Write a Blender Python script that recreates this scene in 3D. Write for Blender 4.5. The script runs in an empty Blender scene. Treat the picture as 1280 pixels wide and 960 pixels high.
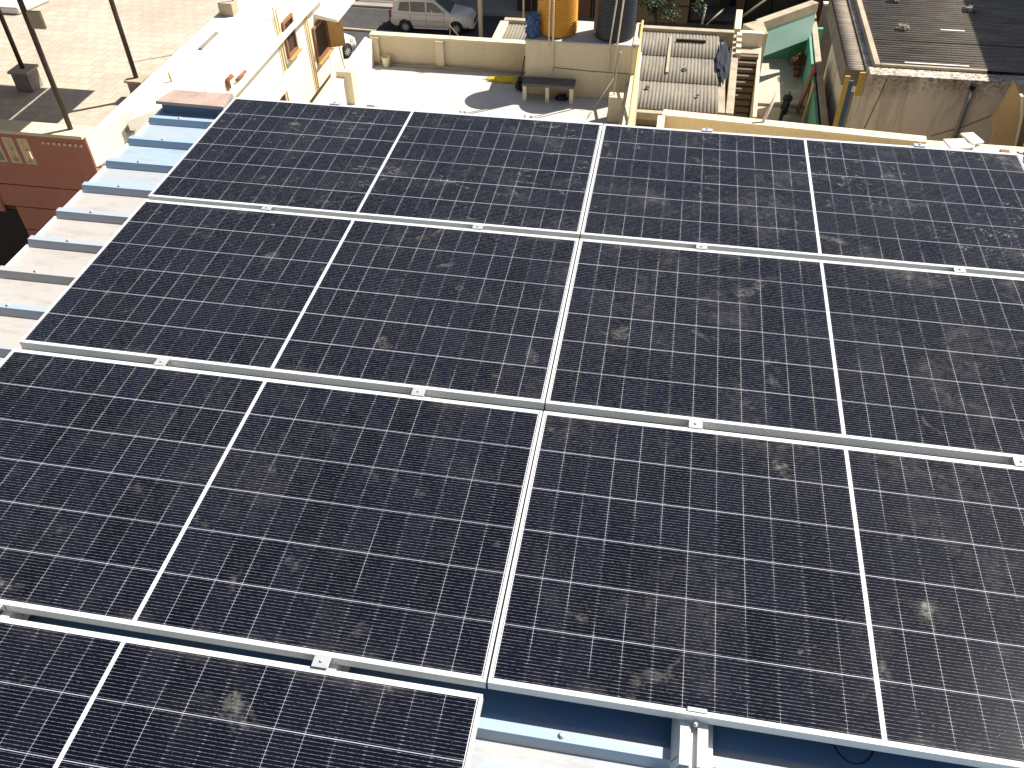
import bpy, bmesh, math, random
from mathutils import Vector, Matrix
random.seed(7)
R = math.radians
scene = bpy.context.scene
C = scene.collection

# ------------------------------------------------------------------ camera
cam_d = bpy.data.cameras.new('camera')
cam = bpy.data.objects.new('camera', cam_d); C.objects.link(cam)
cam_d.sensor_width = 36.0; cam_d.lens = 36.0 * 1088.83 / 1280
cam_d.clip_start = 0.05; cam_d.clip_end = 2000
rx = Vector((0.98479599, 0.17327876, -0.01230164))
ry = Vector((0.1116838, -0.68579002, -0.71917924))
rz = Vector((-0.13305483, 0.70687094, -0.69471569))
m3 = Matrix((rx, -ry, -rz)).transposed()
cam.matrix_world = Matrix.Translation((0.3226, -4.7415, 2.4522)) @ m3.to_4x4()
scene.camera = cam

# ------------------------------------------------------------------ light
SUN_EL = R(50.6)
sdir = Vector((0.828 * math.cos(SUN_EL), 0.561 * math.cos(SUN_EL), math.sin(SUN_EL)))
world = bpy.data.worlds.new('World'); scene.world = world; world.use_nodes = True
wn = world.node_tree
sky = wn.nodes.new('ShaderNodeTexSky'); sky.sky_type = 'NISHITA'; sky.sun_disc = False
sky.sun_elevation = SUN_EL
sky.sun_rotation = math.atan2(sdir.x, sdir.y)
sky.air_density = 1.0; sky.dust_density = 1.5; sky.ozone_density = 1.0
bg = wn.nodes['Background']; bg.inputs['Strength'].default_value = 0.052
wn.links.new(sky.outputs[0], bg.inputs[0])
sd = bpy.data.lights.new('sun', 'SUN'); sd.energy = 4.8; sd.angle = R(0.53); sd.color = (1, 0.955, 0.89)
so = bpy.data.objects.new('sun', sd); C.objects.link(so)
so.rotation_euler = sdir.to_track_quat('Z', 'Y').to_euler()
scene.view_settings.view_transform = 'Standard'; scene.view_settings.look = 'None'
scene.view_settings.gamma = 1.0; scene.view_settings.exposure = 0.85
scene.view_settings.use_curve_mapping = False
scene.render.engine = 'CYCLES'

# ------------------------------------------------------------------ materials
class NT:
    """small node helper"""
    def __init__(s, name):
        s.m = bpy.data.materials.new(name); s.m.use_nodes = True
        s.t = s.m.node_tree; s.b = s.t.nodes['Principled BSDF']
    def n(s, typ, **kw):
        nd = s.t.nodes.new(typ)
        for k, v in kw.items(): setattr(nd, k, v)
        return nd
    def l(s, a, b): s.t.links.new(a, b)
    def put(s, sock, v):
        if v is None: return
        if hasattr(v, 'links') or isinstance(v, bpy.types.NodeSocket): s.l(v, sock)
        else: sock.default_value = v
    def math(s, op, a, b=None, c=None, clamp=False):
        nd = s.n('ShaderNodeMath', operation=op, use_clamp=clamp)
        s.put(nd.inputs[0], a); s.put(nd.inputs[1], b); s.put(nd.inputs[2], c)
        return nd.outputs[0]
    def coord(s, kind='Object'):
        return s.n('ShaderNodeTexCoord').outputs[kind]
    def noise(s, vec, scale, detail=4, rough=0.55, dist=0.0):
        nd = s.n('ShaderNodeTexNoise'); s.l(vec, nd.inputs['Vector'])
        nd.inputs['Scale'].default_value = scale; nd.inputs['Detail'].default_value = detail
        nd.inputs['Roughness'].default_value = rough; nd.inputs['Distortion'].default_value = dist
        return nd.outputs['Fac']
    def ramp(s, fac, lo, hi, a=0.0, b=1.0):
        nd = s.n('ShaderNodeMapRange'); nd.clamp = True
        s.l(fac, nd.inputs[0]); nd.inputs[1].default_value = lo; nd.inputs[2].default_value = hi
        nd.inputs[3].default_value = a; nd.inputs[4].default_value = b
        return nd.outputs[0]
    def mix(s, fac, a, b):
        nd = s.n('ShaderNodeMix', data_type='RGBA')
        s.put(nd.inputs[0], fac)
        s.put(nd.inputs[6], a if not isinstance(a, tuple) else (*a[:3], 1))
        s.put(nd.inputs[7], b if not isinstance(b, tuple) else (*b[:3], 1))
        return nd.outputs[2]
    def scalevec(s, vec, sc):
        nd = s.n('ShaderNodeMapping'); s.l(vec, nd.inputs[0]); nd.inputs['Scale'].default_value = sc
        return nd.outputs[0]
    def bump(s, h, strength=0.3, dist=0.02):
        nd = s.n('ShaderNodeBump'); nd.inputs['Strength'].default_value = strength
        nd.inputs['Distance'].default_value = dist
        s.l(h, nd.inputs['Height']); s.l(nd.outputs[0], s.b.inputs['Normal'])

MATS = {}
def mat(name, col, rough=0.7, dirt=None, amt=0.35, scale=1.5, metal=0.0, streak=False, fine=0.08, bump=0.15, spec=0.4):
    """painted / plaster surface: base colour, patches of dirt colour, fine grain"""
    if name in MATS: return MATS[name]
    k = NT(name); co = k.coord('Object')
    dirt = dirt or tuple(c * 0.6 for c in col)
    v = k.scalevec(co, (1, 1, 0.16)) if streak else co
    n1 = k.noise(v, scale, 6, 0.62, 0.3); n2 = k.noise(co, scale * 14, 4, 0.6)
    f = k.math('MULTIPLY', k.ramp(n1, 0.45, 0.72), amt)
    c = k.mix(f, col, dirt)
    g = k.ramp(n2, 0.3, 0.7, 1 - fine, 1 + fine)
    vm = k.n('ShaderNodeVectorMath', operation='SCALE'); k.l(c, vm.inputs[0]); k.l(g, vm.inputs[3])
    k.l(vm.outputs[0], k.b.inputs['Base Color'])
    k.b.inputs['Roughness'].default_value = rough; k.b.inputs['Metallic'].default_value = metal
    k.b.inputs['Specular IOR Level'].default_value = spec
    if bump: k.bump(n2, bump, 0.01)
    MATS[name] = k.m
    return k.m

def mould_wall():
    k = NT('mouldy_plaster'); co = k.coord('Object')
    st = k.noise(k.scalevec(co, (1, 1, 0.22)), 1.6, 8, 0.65, 0.4)
    pa = k.noise(co, 0.9, 6, 0.6); fi = k.noise(co, 9, 5, 0.7)
    sep = k.n('ShaderNodeSeparateXYZ'); k.l(co, sep.inputs[0])
    top = k.ramp(sep.outputs[2], -10.9, -9.9)                     # damp band below the roof
    m1 = k.ramp(k.math('ADD', st, k.math('MULTIPLY', top, 0.13)), 0.48, 0.72)
    m2 = k.math('MULTIPLY', k.ramp(fi, 0.44, 0.56), k.math('MULTIPLY', top, k.ramp(pa, 0.36, 0.52)))
    c = k.mix(k.math('MULTIPLY', m1, 0.75), (0.80, 0.71, 0.58), (0.33, 0.27, 0.21))
    c = k.mix(k.math('MULTIPLY', m2, 0.85), c, (0.05, 0.04, 0.035))
    c = k.mix(k.math('MULTIPLY', k.ramp(pa, 0.55, 0.7), 0.5), c, (0.74, 0.66, 0.54))
    k.l(c, k.b.inputs['Base Color']); k.b.inputs['Roughness'].default_value = 0.9
    k.bump(fi, 0.4, 0.02)
    return k.m

def roof_paint():
    """blue coated steel sheet, chalky and faded in patches"""
    k = NT('faded_blue_sheet'); co = k.coord('Object')
    st = k.noise(k.scalevec(co, (0.5, 2.6, 1)), 1.3, 6, 0.6, 0.5)
    big = k.noise(co, 0.55, 3, 0.5); fi = k.noise(k.scalevec(co, (2, 14, 4)), 5, 5, 0.65)
    sep = k.n('ShaderNodeSeparateXYZ'); k.l(co, sep.inputs[0])
    yy = k.ramp(sep.outputs[1], -1.3, -0.6, -0.13, 0.17)           # fresher sheets at the far end
    zz = k.ramp(sep.outputs[2], -0.137, -0.115, 0.0, 0.14)
    yf = k.ramp(sep.outputs[1], -3.5, -3.2, 0.20, 0.0)
    f = k.ramp(k.math('ADD', k.math('ADD', k.math('ADD', st, yy), zz), yf), 0.42, 0.68)
    c = k.mix(f, (0.43, 0.40, 0.365), (0.31, 0.41, 0.50))
    c = k.mix(k.math('MULTIPLY', k.ramp(fi, 0.55, 0.75), 0.35), c, (0.47, 0.45, 0.43))
    # deep blue painted under the panels puts their shade into the sheet colour
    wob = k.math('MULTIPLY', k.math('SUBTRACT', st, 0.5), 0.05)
    panel_shade = k.math('MULTIPLY', k.ramp(k.math('ADD', sep.outputs[1], wob), -3.575, -3.55), k.ramp(k.math('ADD', sep.outputs[0], wob), -2.34, -2.27))
    c = k.mix(k.math('MULTIPLY', panel_shade, 0.9), c, (0.075, 0.19, 0.36))
    val = k.math('MULTIPLY', k.ramp(sep.outputs[2], -0.1365, -0.1395), k.ramp(k.noise(k.scalevec(co, (3, 9, 1)), 2.2, 6, 0.7), 0.5, 0.72, 0, 0.45))
    c = k.mix(val, c, (0.27, 0.22, 0.17))
    ru = k.noise(co, 7, 6, 0.7)
    c = k.mix(k.math('MULTIPLY', k.ramp(ru, 0.66, 0.74), 0.6), c, (0.30, 0.22, 0.15))
    k.l(c, k.b.inputs['Base Color']); k.b.inputs['Roughness'].default_value = 0.5
    return k.m

def solar_cells():
    """half cut mono cells: 24 x 6, sixteen fine ribbons each, under dusty glass"""
    k = NT('solar_cells'); co = k.coord('Object')
    rnd = k.n('ShaderNodeObjectInfo').outputs['Random']
    sep = k.n('ShaderNodeSeparateXYZ'); k.l(co, sep.inputs[0]); X, Y = sep.outputs[0], sep.outputs[1]
    off = k.n('ShaderNodeCombineXYZ'); r50 = k.math('MULTIPLY', rnd, 53.0)
    k.l(r50, off.inputs[0]); k.l(r50, off.inputs[2])
    va = k.n('ShaderNodeVectorMath', operation='ADD'); k.l(co, va.inputs[0]); k.l(off.outputs[0], va.inputs[1])
    P = va.outputs[0]
    PX, PY = 0.0935, 0.1860
    ax = k.math('SUBTRACT', k.math('ABSOLUTE', X), 0.0068)
    u = k.math('DIVIDE', ax, PX); v = k.math('DIVIDE', k.math('ADD', Y, PY * 3), PY)
    fu = k.math('FRACT', u); fv = k.math('FRACT', v)
    du = k.math('MULTIPLY', k.math('SUBTRACT', 0.5, k.math('ABSOLUTE', k.math('SUBTRACT', fu, 0.5))), PX)
    dv = k.math('MULTIPLY', k.math('SUBTRACT', 0.5, k.math('ABSOLUTE', k.math('SUBTRACT', fv, 0.5))), PY)
    colline = k.math('LESS_THAN', du, 0.00050)
    rowline = k.math('LESS_THAN', dv, 0.0010)
    centre = k.math('LESS_THAN', ax, 0.0)
    out = k.math('MAXIMUM', k.math('GREATER_THAN', ax, PX * 12), k.math('GREATER_THAN', k.math('ABSOLUTE', Y), PY * 3))
    # ribbons run along x, sixteen per cell, glinting near the cell gaps
    rb = k.math('FRACT', k.math('MULTIPLY', fv, 16.0))
    rib = k.math('LESS_THAN', k.math('ABSOLUTE', k.math('SUBTRACT', rb, 0.5)), 0.045)
    near = k.ramp(du, 0.001, 0.009, 1.0, 0.42)
    # per cell random value
    cell = k.n('ShaderNodeCombineXYZ')
    k.l(k.math('ADD', k.math('FLOOR', k.math('DIVIDE', X, PX)), k.math('MULTIPLY', rnd, 91)), cell.inputs[0]); k.l(k.math('FLOOR', v), cell.inputs[1])
    wn_ = k.n('ShaderNodeTexWhiteNoise'); k.l(cell.outputs[0], wn_.inputs[0]); cr = wn_.outputs['Value']
    base = k.mix(k.math('MULTIPLY', cr, 1.0), (0.0022, 0.0032, 0.0075), (0.0050, 0.0062, 0.0130))
    big = k.noise(P, 1.1, 2, 0.5)
    # dash breakup of ribbon and column line glints
    dash = k.noise(k.scalevec(P, (95, 260, 1)), 1.0, 1, 0.5)
    ribc = k.math('MULTIPLY', k.math('MULTIPLY', rib, near), k.ramp(dash, 0.35, 0.62, 0.22, 0.95))
    base = k.mix(ribc, base, (0.50, 0.50, 0.51))
    cv = k.ramp(k.noise(k.scalevec(P, (5.5, 2.2, 1)), 1.0, 2, 0.5), 0.43, 0.54, 0.04, 0.95)
    base = k.mix(k.math('MULTIPLY', colline, cv), base, (0.42, 0.42, 0.44))
    base = k.mix(k.math('MULTIPLY', rowline, k.ramp(big, 0.35, 0.6, 0.65, 1.0)), base, (0.58, 0.58, 0.64))
    base = k.mix(k.math('MAXIMUM', centre, out), base, (0.66, 0.66, 0.69))
    base = k.mix(k.math('GREATER_THAN', k.math('ABSOLUTE', X), 2.287/2-0.010-0.0024), base, (0.03, 0.03, 0.03))
    # dust film, smears, dried splashes, wiping scratches
    film = k.ramp(k.noise(P, 1.7, 5, 0.6), 0.35, 0.75, 0.000, 0.006)
    geo = k.n('ShaderNodeNewGeometry'); gs = k.n('ShaderNodeSeparateXYZ'); k.l(geo.outputs['Position'], gs.inputs[0])
    side = k.ramp(k.math('ADD', gs.outputs[0], k.math('MULTIPLY', gs.outputs[1], 0.9)), -2.6, 2.2, 0.0, 1.0)  # dustier toward the far right corner
    film = k.math('MULTIPLY', film, k.math('ADD', 0.4, k.math('MULTIPLY', side, 3.6)))
    sm = k.math('MULTIPLY', k.ramp(k.noise(P, 2.6, 6, 0.6, 0.6), 0.52, 0.78), k.ramp(k.noise(P, 17, 7, 0.72, 0.9), 0.42, 0.66))
    sm = k.math('MULTIPLY', sm, k.math('ADD', 0.05, k.math('MULTIPLY', side, 0.26)))
    edge = k.ramp(k.math('ABSOLUTE', Y), 0.52, 0.57, 0.0, 0.09)                # grime held along the long edges
    edge = k.math('MULTIPLY', edge, k.ramp(k.noise(P, 3.4, 5, 0.65), 0.50, 0.66))
    sm = k.math('ADD', sm, edge)
    sp = k.math('MULTIPLY', k.ramp(k.noise(P, 5.2, 3, 0.55, 0.5), 0.66, 0.76), k.ramp(k.noise(P, 48, 5, 0.7, 0.3), 0.40, 0.66))
    sp = k.math('MULTIPLY', sp, 0.32)
    ln = k.math('ABSOLUTE', k.math('SUBTRACT', k.noise(k.scalevec(P, (0.55, 1.3, 1)), 5.5, 3, 0.55, 1.6), 0.5))
    sc = k.math('MULTIPLY', k.ramp(ln, 0.0, 0.0065, 1.0, 0.0), k.math('MULTIPLY', k.ramp(k.noise(P, 2.2, 2, 0.5), 0.50, 0.62), k.ramp(k.noise(P, 14, 3, 0.6), 0.42, 0.62)))
    sc = k.math('MULTIPLY', sc, k.ramp(gs.outputs[1], -1.5, -0.6, 0.05, 0.62))
    spk = k.math('MULTIPLY', k.ramp(k.noise(P, 130, 1, 0.5), 0.76, 0.80), 0.18)
    d = k.math('ADD', k.math('ADD', film, sm), k.math('ADD', k.math('ADD', sp, sc), spk), clamp=True)
    colr = k.mix(d, base, (0.50, 0.47, 0.40))
    k.l(colr, k.b.inputs['Base Color'])
    k.l(k.math('ADD', 0.16, k.math('MULTIPLY', d, 0.8), clamp=True), k.b.inputs['Roughness'])
    k.b.inputs['Specular IOR Level'].default_value = 0.2
    k.b.inputs['IOR'].default_value = 1.4
    return k.m

def pavers():
    k = NT('terrace_pavers'); co = k.coord('Object')
    br = k.n('ShaderNodeTexBrick'); k.l(co, br.inputs['Vector']); br.inputs['Scale'].default_value = 1.0
    br.inputs['Brick Width'].default_value = 0.30; br.inputs['Row Height'].default_value = 0.30
    br.inputs['Mortar Size'].default_value = 0.012; br.inputs['Mortar Smooth'].default_value = 0.4
    br.inputs['Color1'].default_value = (0.44, 0.37, 0.29, 1); br.inputs['Color2'].default_value = (0.52, 0.445, 0.35, 1)
    br.inputs['Mortar'].default_value = (0.33, 0.27, 0.20, 1)
    n1 = k.noise(co, 0.5, 5, 0.6); n2 = k.noise(co, 6, 5, 0.7)
    c = k.mix(k.ramp(n1, 0.42, 0.66, 0, 0.5), br.outputs[0], (0.34, 0.265, 0.195))
    c = k.mix(k.ramp(n2, 0.45, 0.75, 0, 0.3), c, (0.60, 0.52, 0.42))
    k.l(c, k.b.inputs['Base Color']); k.b.inputs['Roughness'].default_value = 0.85
    k.bump(br.outputs['Fac'], -0.5, 0.02)
    return k.m

def asbestos(name, c1, c2, axis=1):
    k = NT(name); co = k.coord('Object')
    st = k.noise(k.scalevec(co, (2.2, 0.35, 1) if axis == 1 else (0.35, 2.2, 1)), 2.2, 6, 0.65, 0.2)
    fi = k.noise(co, 12, 4, 0.7); sp = k.noise(co, 3.3, 5, 0.7)
    c = k.mix(k.ramp(st, 0.38, 0.68), c1, c2)
    c = k.mix(k.ramp(fi, 0.45, 0.8, 0, 0.5), c, tuple(x * 0.5 for x in c2))
    c = k.mix(k.ramp(sp, 0.66, 0.72, 0, 0.6), c, (0.55, 0.5, 0.42))
    k.l(c, k.b.inputs['Base Color']); k.b.inputs['Roughness'].default_value = 0.9
    return k.m

M_alu = mat('anodised_aluminium', (0.66, 0.66, 0.62), 0.38, (0.5, 0.49, 0.46), 0.4, 3, metal=0.0, fine=0.03, bump=0, spec=0.7)
M_galv = mat('galvanised_steel', (0.62, 0.63, 0.66), 0.35, (0.45, 0.46, 0.48), 0.5, 9, metal=0.35, fine=0.1, bump=0)
M_galv2 = mat('dull_clamp_metal', (0.46, 0.47, 0.47), 0.4, (0.36, 0.36, 0.36), 0.5, 20, metal=0.2, bump=0)
M_cells = solar_cells()
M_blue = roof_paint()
M_trim = mat('white_trim', (0.72, 0.72, 0.72), 0.5, (0.5, 0.47, 0.42), 0.3, 4, bump=0)
M_cream = mat('cream_paint', (0.66, 0.55, 0.36), 0.8, (0.46, 0.37, 0.25), 0.45, 0.9, streak=True, fine=0.06)
M_cream_lt = mat('pale_cream_paint', (0.70, 0.60, 0.40), 0.8, (0.5, 0.42, 0.28), 0.35, 1.2, fine=0.05)
M_white = mat('white_wall_paint', (0.76, 0.71, 0.60), 0.85, (0.52, 0.45, 0.33), 0.5, 0.8, streak=True, fine=0.04)
M_terr = mat('terrace_screed', (0.54, 0.52, 0.475), 0.85, (0.30, 0.285, 0.25), 0.6, 0.7, fine=0.06)
M_red = mat('terracotta_paint', (0.46, 0.185, 0.12), 0.8, (0.33, 0.14, 0.095), 0.5, 0.8, streak=True, fine=0.06)
M_groove = mat('terracotta_groove', (0.13, 0.05, 0.035), 0.9, bump=0)
M_conc = mat('raw_concrete', (0.28, 0.25, 0.21), 0.95, (0.14, 0.12, 0.10), 0.7, 1.4, fine=0.15, bump=0.4)
M_conc_lt = mat('weathered_cream_wall', (0.43, 0.365, 0.26), 0.9, (0.22, 0.17, 0.12), 0.65, 1.5, fine=0.12, bump=0.3)
M_mould = mould_wall()
M_asphalt = mat('asphalt', (0.055, 0.052, 0.05), 0.95, (0.10, 0.09, 0.08), 0.7, 0.5, fine=0.2, bump=0.3)
M_earth = mat('dusty_ground', (0.26, 0.21, 0.16), 0.95, (0.15, 0.12, 0.09), 0.6, 0.4, fine=0.2, bump=0.3)
M_pave = mat('pavement_slab', (0.34, 0.30, 0.25), 0.95, (0.2, 0.17, 0.14), 0.6, 0.6, fine=0.15)
M_dark = mat('dark_interior', (0.018, 0.015, 0.013), 0.8, bump=0)
M_pole = mat('dark_painted_steel', (0.055, 0.04, 0.032), 0.55, (0.12, 0.06, 0.035), 0.6, 5, bump=0)
M_wood = mat('brown_teak', (0.26, 0.13, 0.06), 0.6, (0.14, 0.07, 0.035), 0.6, 4, streak=True)
M_woodlt = mat('yellow_varnished_wood', (0.50, 0.30, 0.10), 0.5, (0.3, 0.16, 0.06), 0.5, 4)
M_plank = mat('pinkish_plank', (0.42, 0.31, 0.25), 0.8, (0.25, 0.17, 0.13), 0.6, 6, fine=0.15)
M_pipe = mat('yellowed_pvc', (0.60, 0.44, 0.16), 0.5, (0.4, 0.28, 0.1), 0.4, 3, bump=0)
M_pipe_w = mat('cream_pvc', (0.66, 0.58, 0.44), 0.5, (0.4, 0.33, 0.24), 0.4, 3, bump=0)
M_pipe_g = mat('grey_pvc', (0.27, 0.25, 0.24), 0.6, bump=0)
M_tank_y = mat('yellow_tank_plastic', (0.62, 0.29, 0.03), 0.42, (0.45, 0.2, 0.03), 0.5, 1.4, fine=0.03, bump=0)
M_tank_k = mat('black_tank_plastic', (0.022, 0.028, 0.035), 0.36, (0.06, 0.045, 0.04), 0.6, 1.4, fine=0.05, bump=0, spec=0.6)
M_stone = mat('dark_bench_slab', (0.12, 0.11, 0.105), 0.8, (0.2, 0.18, 0.15), 0.5, 5, bump=0.2)
M_denim = mat('blue_cloth', (0.055, 0.10, 0.22), 0.95, (0.03, 0.05, 0.12), 0.5, 9)
M_ycloth = mat('yellow_cloth', (0.70, 0.52, 0.03), 0.8, (0.5, 0.35, 0.03), 0.4, 9)
M_black = mat('black_rubber', (0.015, 0.015, 0.016), 0.6, bump=0)
M_carp = mat('beige_car_paint', (0.72, 0.68, 0.60), 0.28, (0.45, 0.40, 0.33), 0.35, 1.2, fine=0.02, bump=0, spec=0.6)
M_carw = mat('white_car_paint', (0.75, 0.75, 0.74), 0.28, fine=0.02, amt=0.1, bump=0, spec=0.6)
M_glass = mat('tinted_car_glass', (0.02, 0.025, 0.028), 0.06, amt=0.0, fine=0.0, bump=0, spec=0.9)
M_wind = mat('windscreen_glass', (0.12, 0.16, 0.15), 0.05, amt=0.0, fine=0.0, bump=0, spec=0.9)
M_rim = mat('alloy_rim', (0.55, 0.54, 0.52), 0.35, amt=0.1, bump=0, metal=0.3)
M_lamp = mat('clear_lamp', (0.7, 0.7, 0.7), 0.12, amt=0.0, bump=0)
M_taill = mat('red_lamp', (0.35, 0.02, 0.02), 0.2, amt=0.0, bump=0)
M_turq = mat('turquoise_wall_paint', (0.44, 0.70, 0.63), 0.85, (0.32, 0.56, 0.51), 0.6, 1.1, fine=0.05)
M_green = mat('green_wall_paint', (0.12, 0.34, 0.25), 0.85, (0.07, 0.22, 0.16), 0.6, 1.1, fine=0.08)
M_brown = mat('brown_house_paint', (0.20, 0.135, 0.075), 0.85, (0.10, 0.065, 0.04), 0.5, 1.0)
M_dkbrown = mat('dark_brown_door', (0.05, 0.03, 0.02), 0.7, (0.03, 0.02, 0.014), 0.5, 2.0, streak=True)
M_shut = mat('dark_green_shutter', (0.05, 0.055, 0.03), 0.7, (0.03, 0.03, 0.02), 0.5, 2.0)
M_poster = mat('faded_poster', (0.5, 0.5, 0.46), 0.8, (0.3, 0.25, 0.2), 0.6, 5, bump=0)
M_poster2 = mat('pink_poster', (0.42, 0.28, 0.24), 0.8, (0.3, 0.25, 0.2), 0.6, 5, bump=0)
M_asb1 = asbestos('asbestos_sheet', (0.27, 0.235, 0.18), (0.18, 0.155, 0.12), 1)
M_asb2 = asbestos('old_asbestos_sheet', (0.33, 0.275, 0.205), (0.17, 0.135, 0.10), 0)
M_foam = mat('white_broken_board', (0.72, 0.70, 0.64), 0.8, (0.45, 0.4, 0.32), 0.4, 6)
M_tan = mat('tan_wall_paint', (0.46, 0.31, 0.15), 0.85, (0.36, 0.24, 0.12), 0.4, 1.5)
M_bamboo = mat('dry_bamboo', (0.42, 0.29, 0.13), 0.8, (0.2, 0.12, 0.05), 0.6, 8)
M_yel = mat('yellow_board_paint', (0.55, 0.38, 0.10), 0.7)
M_bluep = mat('blue_board_paint', (0.06, 0.13, 0.22), 0.7)
M_tin = mat('grey_tin_sheet', (0.07, 0.065, 0.058), 0.7, (0.11, 0.10, 0.08), 0.6, 2)
M_net = mat('dark_shade_net', (0.022, 0.026, 0.036), 0.9, (0.04, 0.04, 0.05), 0.6, 8)
M_redpl = mat('red_brown_board', (0.26, 0.085, 0.055), 0.7, (0.16, 0.06, 0.04), 0.5, 4)
M_leafdry = mat('dry_brown_leaves', (0.12, 0.055, 0.03), 0.9, (0.06, 0.04, 0.02), 0.6, 9)
M_bark = mat('tree_bark', (0.10, 0.07, 0.045), 0.95, bump=0.4)
M_awn = mat('awning_cloth', (0.3, 0.28, 0.25), 0.9)
M_skin = mat('rust_iron', (0.26, 0.11, 0.05), 0.8, (0.12, 0.05, 0.03), 0.6, 12)

def leaf_mat():
    k = NT('tree_leaves'); oi = k.coord('Object')
    n = k.noise(oi, 3.0, 3, 0.6)
    c = k.mix(k.ramp(n, 0.35, 0.65), (0.014, 0.032, 0.008), (0.045, 0.075, 0.02))
    k.l(c, k.b.inputs['Base Color']); k.b.inputs['Roughness'].default_value = 0.6
    return k.m
M_leaf = leaf_mat()

# ------------------------------------------------------------------ mesh helpers
class MB:
    def __init__(s): s.bm = bmesh.new()
    def hexa(s, p):
        v = [s.bm.verts.new(q) for q in p]
        for f in ((3,2,1,0),(4,5,6,7),(0,1,5,4),(1,2,6,5),(2,3,7,6),(3,0,4,7)):
            s.bm.faces.new([v[i] for i in f])
        return s
    def box(s, x0, x1, y0, y1, z0, z1):
        return s.hexa([(x0,y0,z0),(x1,y0,z0),(x1,y1,z0),(x0,y1,z0),(x0,y0,z1),(x1,y0,z1),(x1,y1,z1),(x0,y1,z1)])
    def prism(s, pts, z0, z1):
        """footprint extruded; z0 / z1 may be lists"""
        n = len(pts); a = z0 if isinstance(z0, (list, tuple)) else [z0]*n; b = z1 if isinstance(z1, (list, tuple)) else [z1]*n
        lo = [s.bm.verts.new((p[0], p[1], a[i])) for i, p in enumerate(pts)]
        hi = [s.bm.verts.new((p[0], p[1], b[i])) for i, p in enumerate(pts)]
        s.bm.faces.new(lo[::-1]); s.bm.faces.new(hi)
        for i in range(n):
            j = (i+1) % n; s.bm.faces.new((lo[i], lo[j], hi[j], hi[i]))
        return s
    def slab(s, pts, d):
        """polygon of 3-D points given thickness along vector d"""
        d = Vector(d); lo = [s.bm.verts.new(p) for p in pts]; hi = [s.bm.verts.new(Vector(p)+d) for p in pts]
        s.bm.faces.new(lo[::-1]); s.bm.faces.new(hi); n = len(pts)
        for i in range(n):
            j = (i+1) % n; s.bm.faces.new((lo[i], lo[j], hi[j], hi[i]))
        return s
    def tube(s, path, r, n=10):
        path = [Vector(p) for p in path]; rings = []
        for i, p in enumerate(path):
            t = (path[min(i+1, len(path)-1)] - path[max(i-1, 0)]).normalized()
            a = t.orthogonal().normalized() if abs(t.z) < 0.95 else Vector((1,0,0)) - t * t.x
            if i and True:
                a = prev - t * prev.dot(t)
            a.normalize(); prev = a; b = t.cross(a)
            rr = r[i] if isinstance(r, (list, tuple)) else r
            rings.append([s.bm.verts.new(p + a*math.cos(2*math.pi*k/n)*rr + b*math.sin(2*math.pi*k/n)*rr) for k in range(n)])
        for i in range(len(rings)-1):
            for k in range(n):
                f = s.bm.faces.new((rings[i][k], rings[i][(k+1)%n], rings[i+1][(k+1)%n], rings[i+1][k])); f.smooth = True
        s.bm.faces.new(rings[0][::-1]); s.bm.faces.new(rings[-1])
        return s
    def lathe(s, prof, n=40, c=(0,0,0), axis='z'):
        rings = []
        for r, h in prof:
            ring = []
            for k in range(n):
                a = 2*math.pi*k/n
                q = (r*math.cos(a), r*math.sin(a), h) if axis == 'z' else (r*math.cos(a), h, r*math.sin(a))
                ring.append(s.bm.verts.new((q[0]+c[0], q[1]+c[1], q[2]+c[2])))
            rings.append(ring)
        for i in range(len(rings)-1):
            for k in range(n):
                f = s.bm.faces.new((rings[i][k], rings[i][(k+1)%n], rings[i+1][(k+1)%n], rings[i+1][k])); f.smooth = True
        s.bm.faces.new(rings[0][::-1]); s.bm.faces.new(rings[-1])
        return s
    def corr(s, x0, x1, y0, y1, z, pitch, amp, along='y', zf=None, th=0.012):
        """corrugated sheet; ridges run along the given axis; zf(x, y) adds slope or overlap"""
        u0, u1 = (x0, x1) if along == 'y' else (y0, y1); w0, w1 = (y0, y1) if along == 'y' else (x0, x1)
        n = max(2, int((u1-u0)/pitch*8)); ws = [w0, w1] if not zf else [w0 + (w1-w0)*i/12 for i in range(13)]
        top = []
        for w in ws:
            row = []
            for i in range(n+1):
                u = u0 + (u1-u0)*i/n; h = z + amp*(2*abs(math.cos(math.pi*(u-u0)/pitch))**0.8-1)
                x, y = (u, w) if along == 'y' else (w, u)
                if zf: h += zf(x, y)
                row.append(s.bm.verts.new((x, y, h)))
            top.append(row)
        for a, b in zip(top, top[1:]):
            for i in range(n):
                f = s.bm.faces.new((a[i], a[i+1], b[i+1], b[i])); f.smooth = True
        s.bm.normal_update(); bmesh.ops.solidify(s.bm, geom=list(s.bm.faces), thickness=th)
        return s
    def build(s, name, m, parent=None, bevel=0, recalc=True, smooth=False):
        if recalc: bmesh.ops.recalc_face_normals(s.bm, faces=s.bm.faces)
        me = bpy.data.meshes.new(name); s.bm.to_mesh(me); s.bm.free()
        if smooth:
            for p in me.polygons: p.use_smooth = True
        o = bpy.data.objects.new(name, me); C.objects.link(o); me.materials.append(m)
        if parent is not None:
            o.parent = parent; o.matrix_parent_inverse = Matrix.Translation(-parent.location) if parent.type == 'EMPTY' and parent.rotation_euler.z == 0 and not getattr(s, 'local', False) else Matrix()
        if bevel:
            b = o.modifiers.new('bevel', 'BEVEL'); b.width = bevel; b.segments = 2; b.limit_method = 'ANGLE'
        return o

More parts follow.
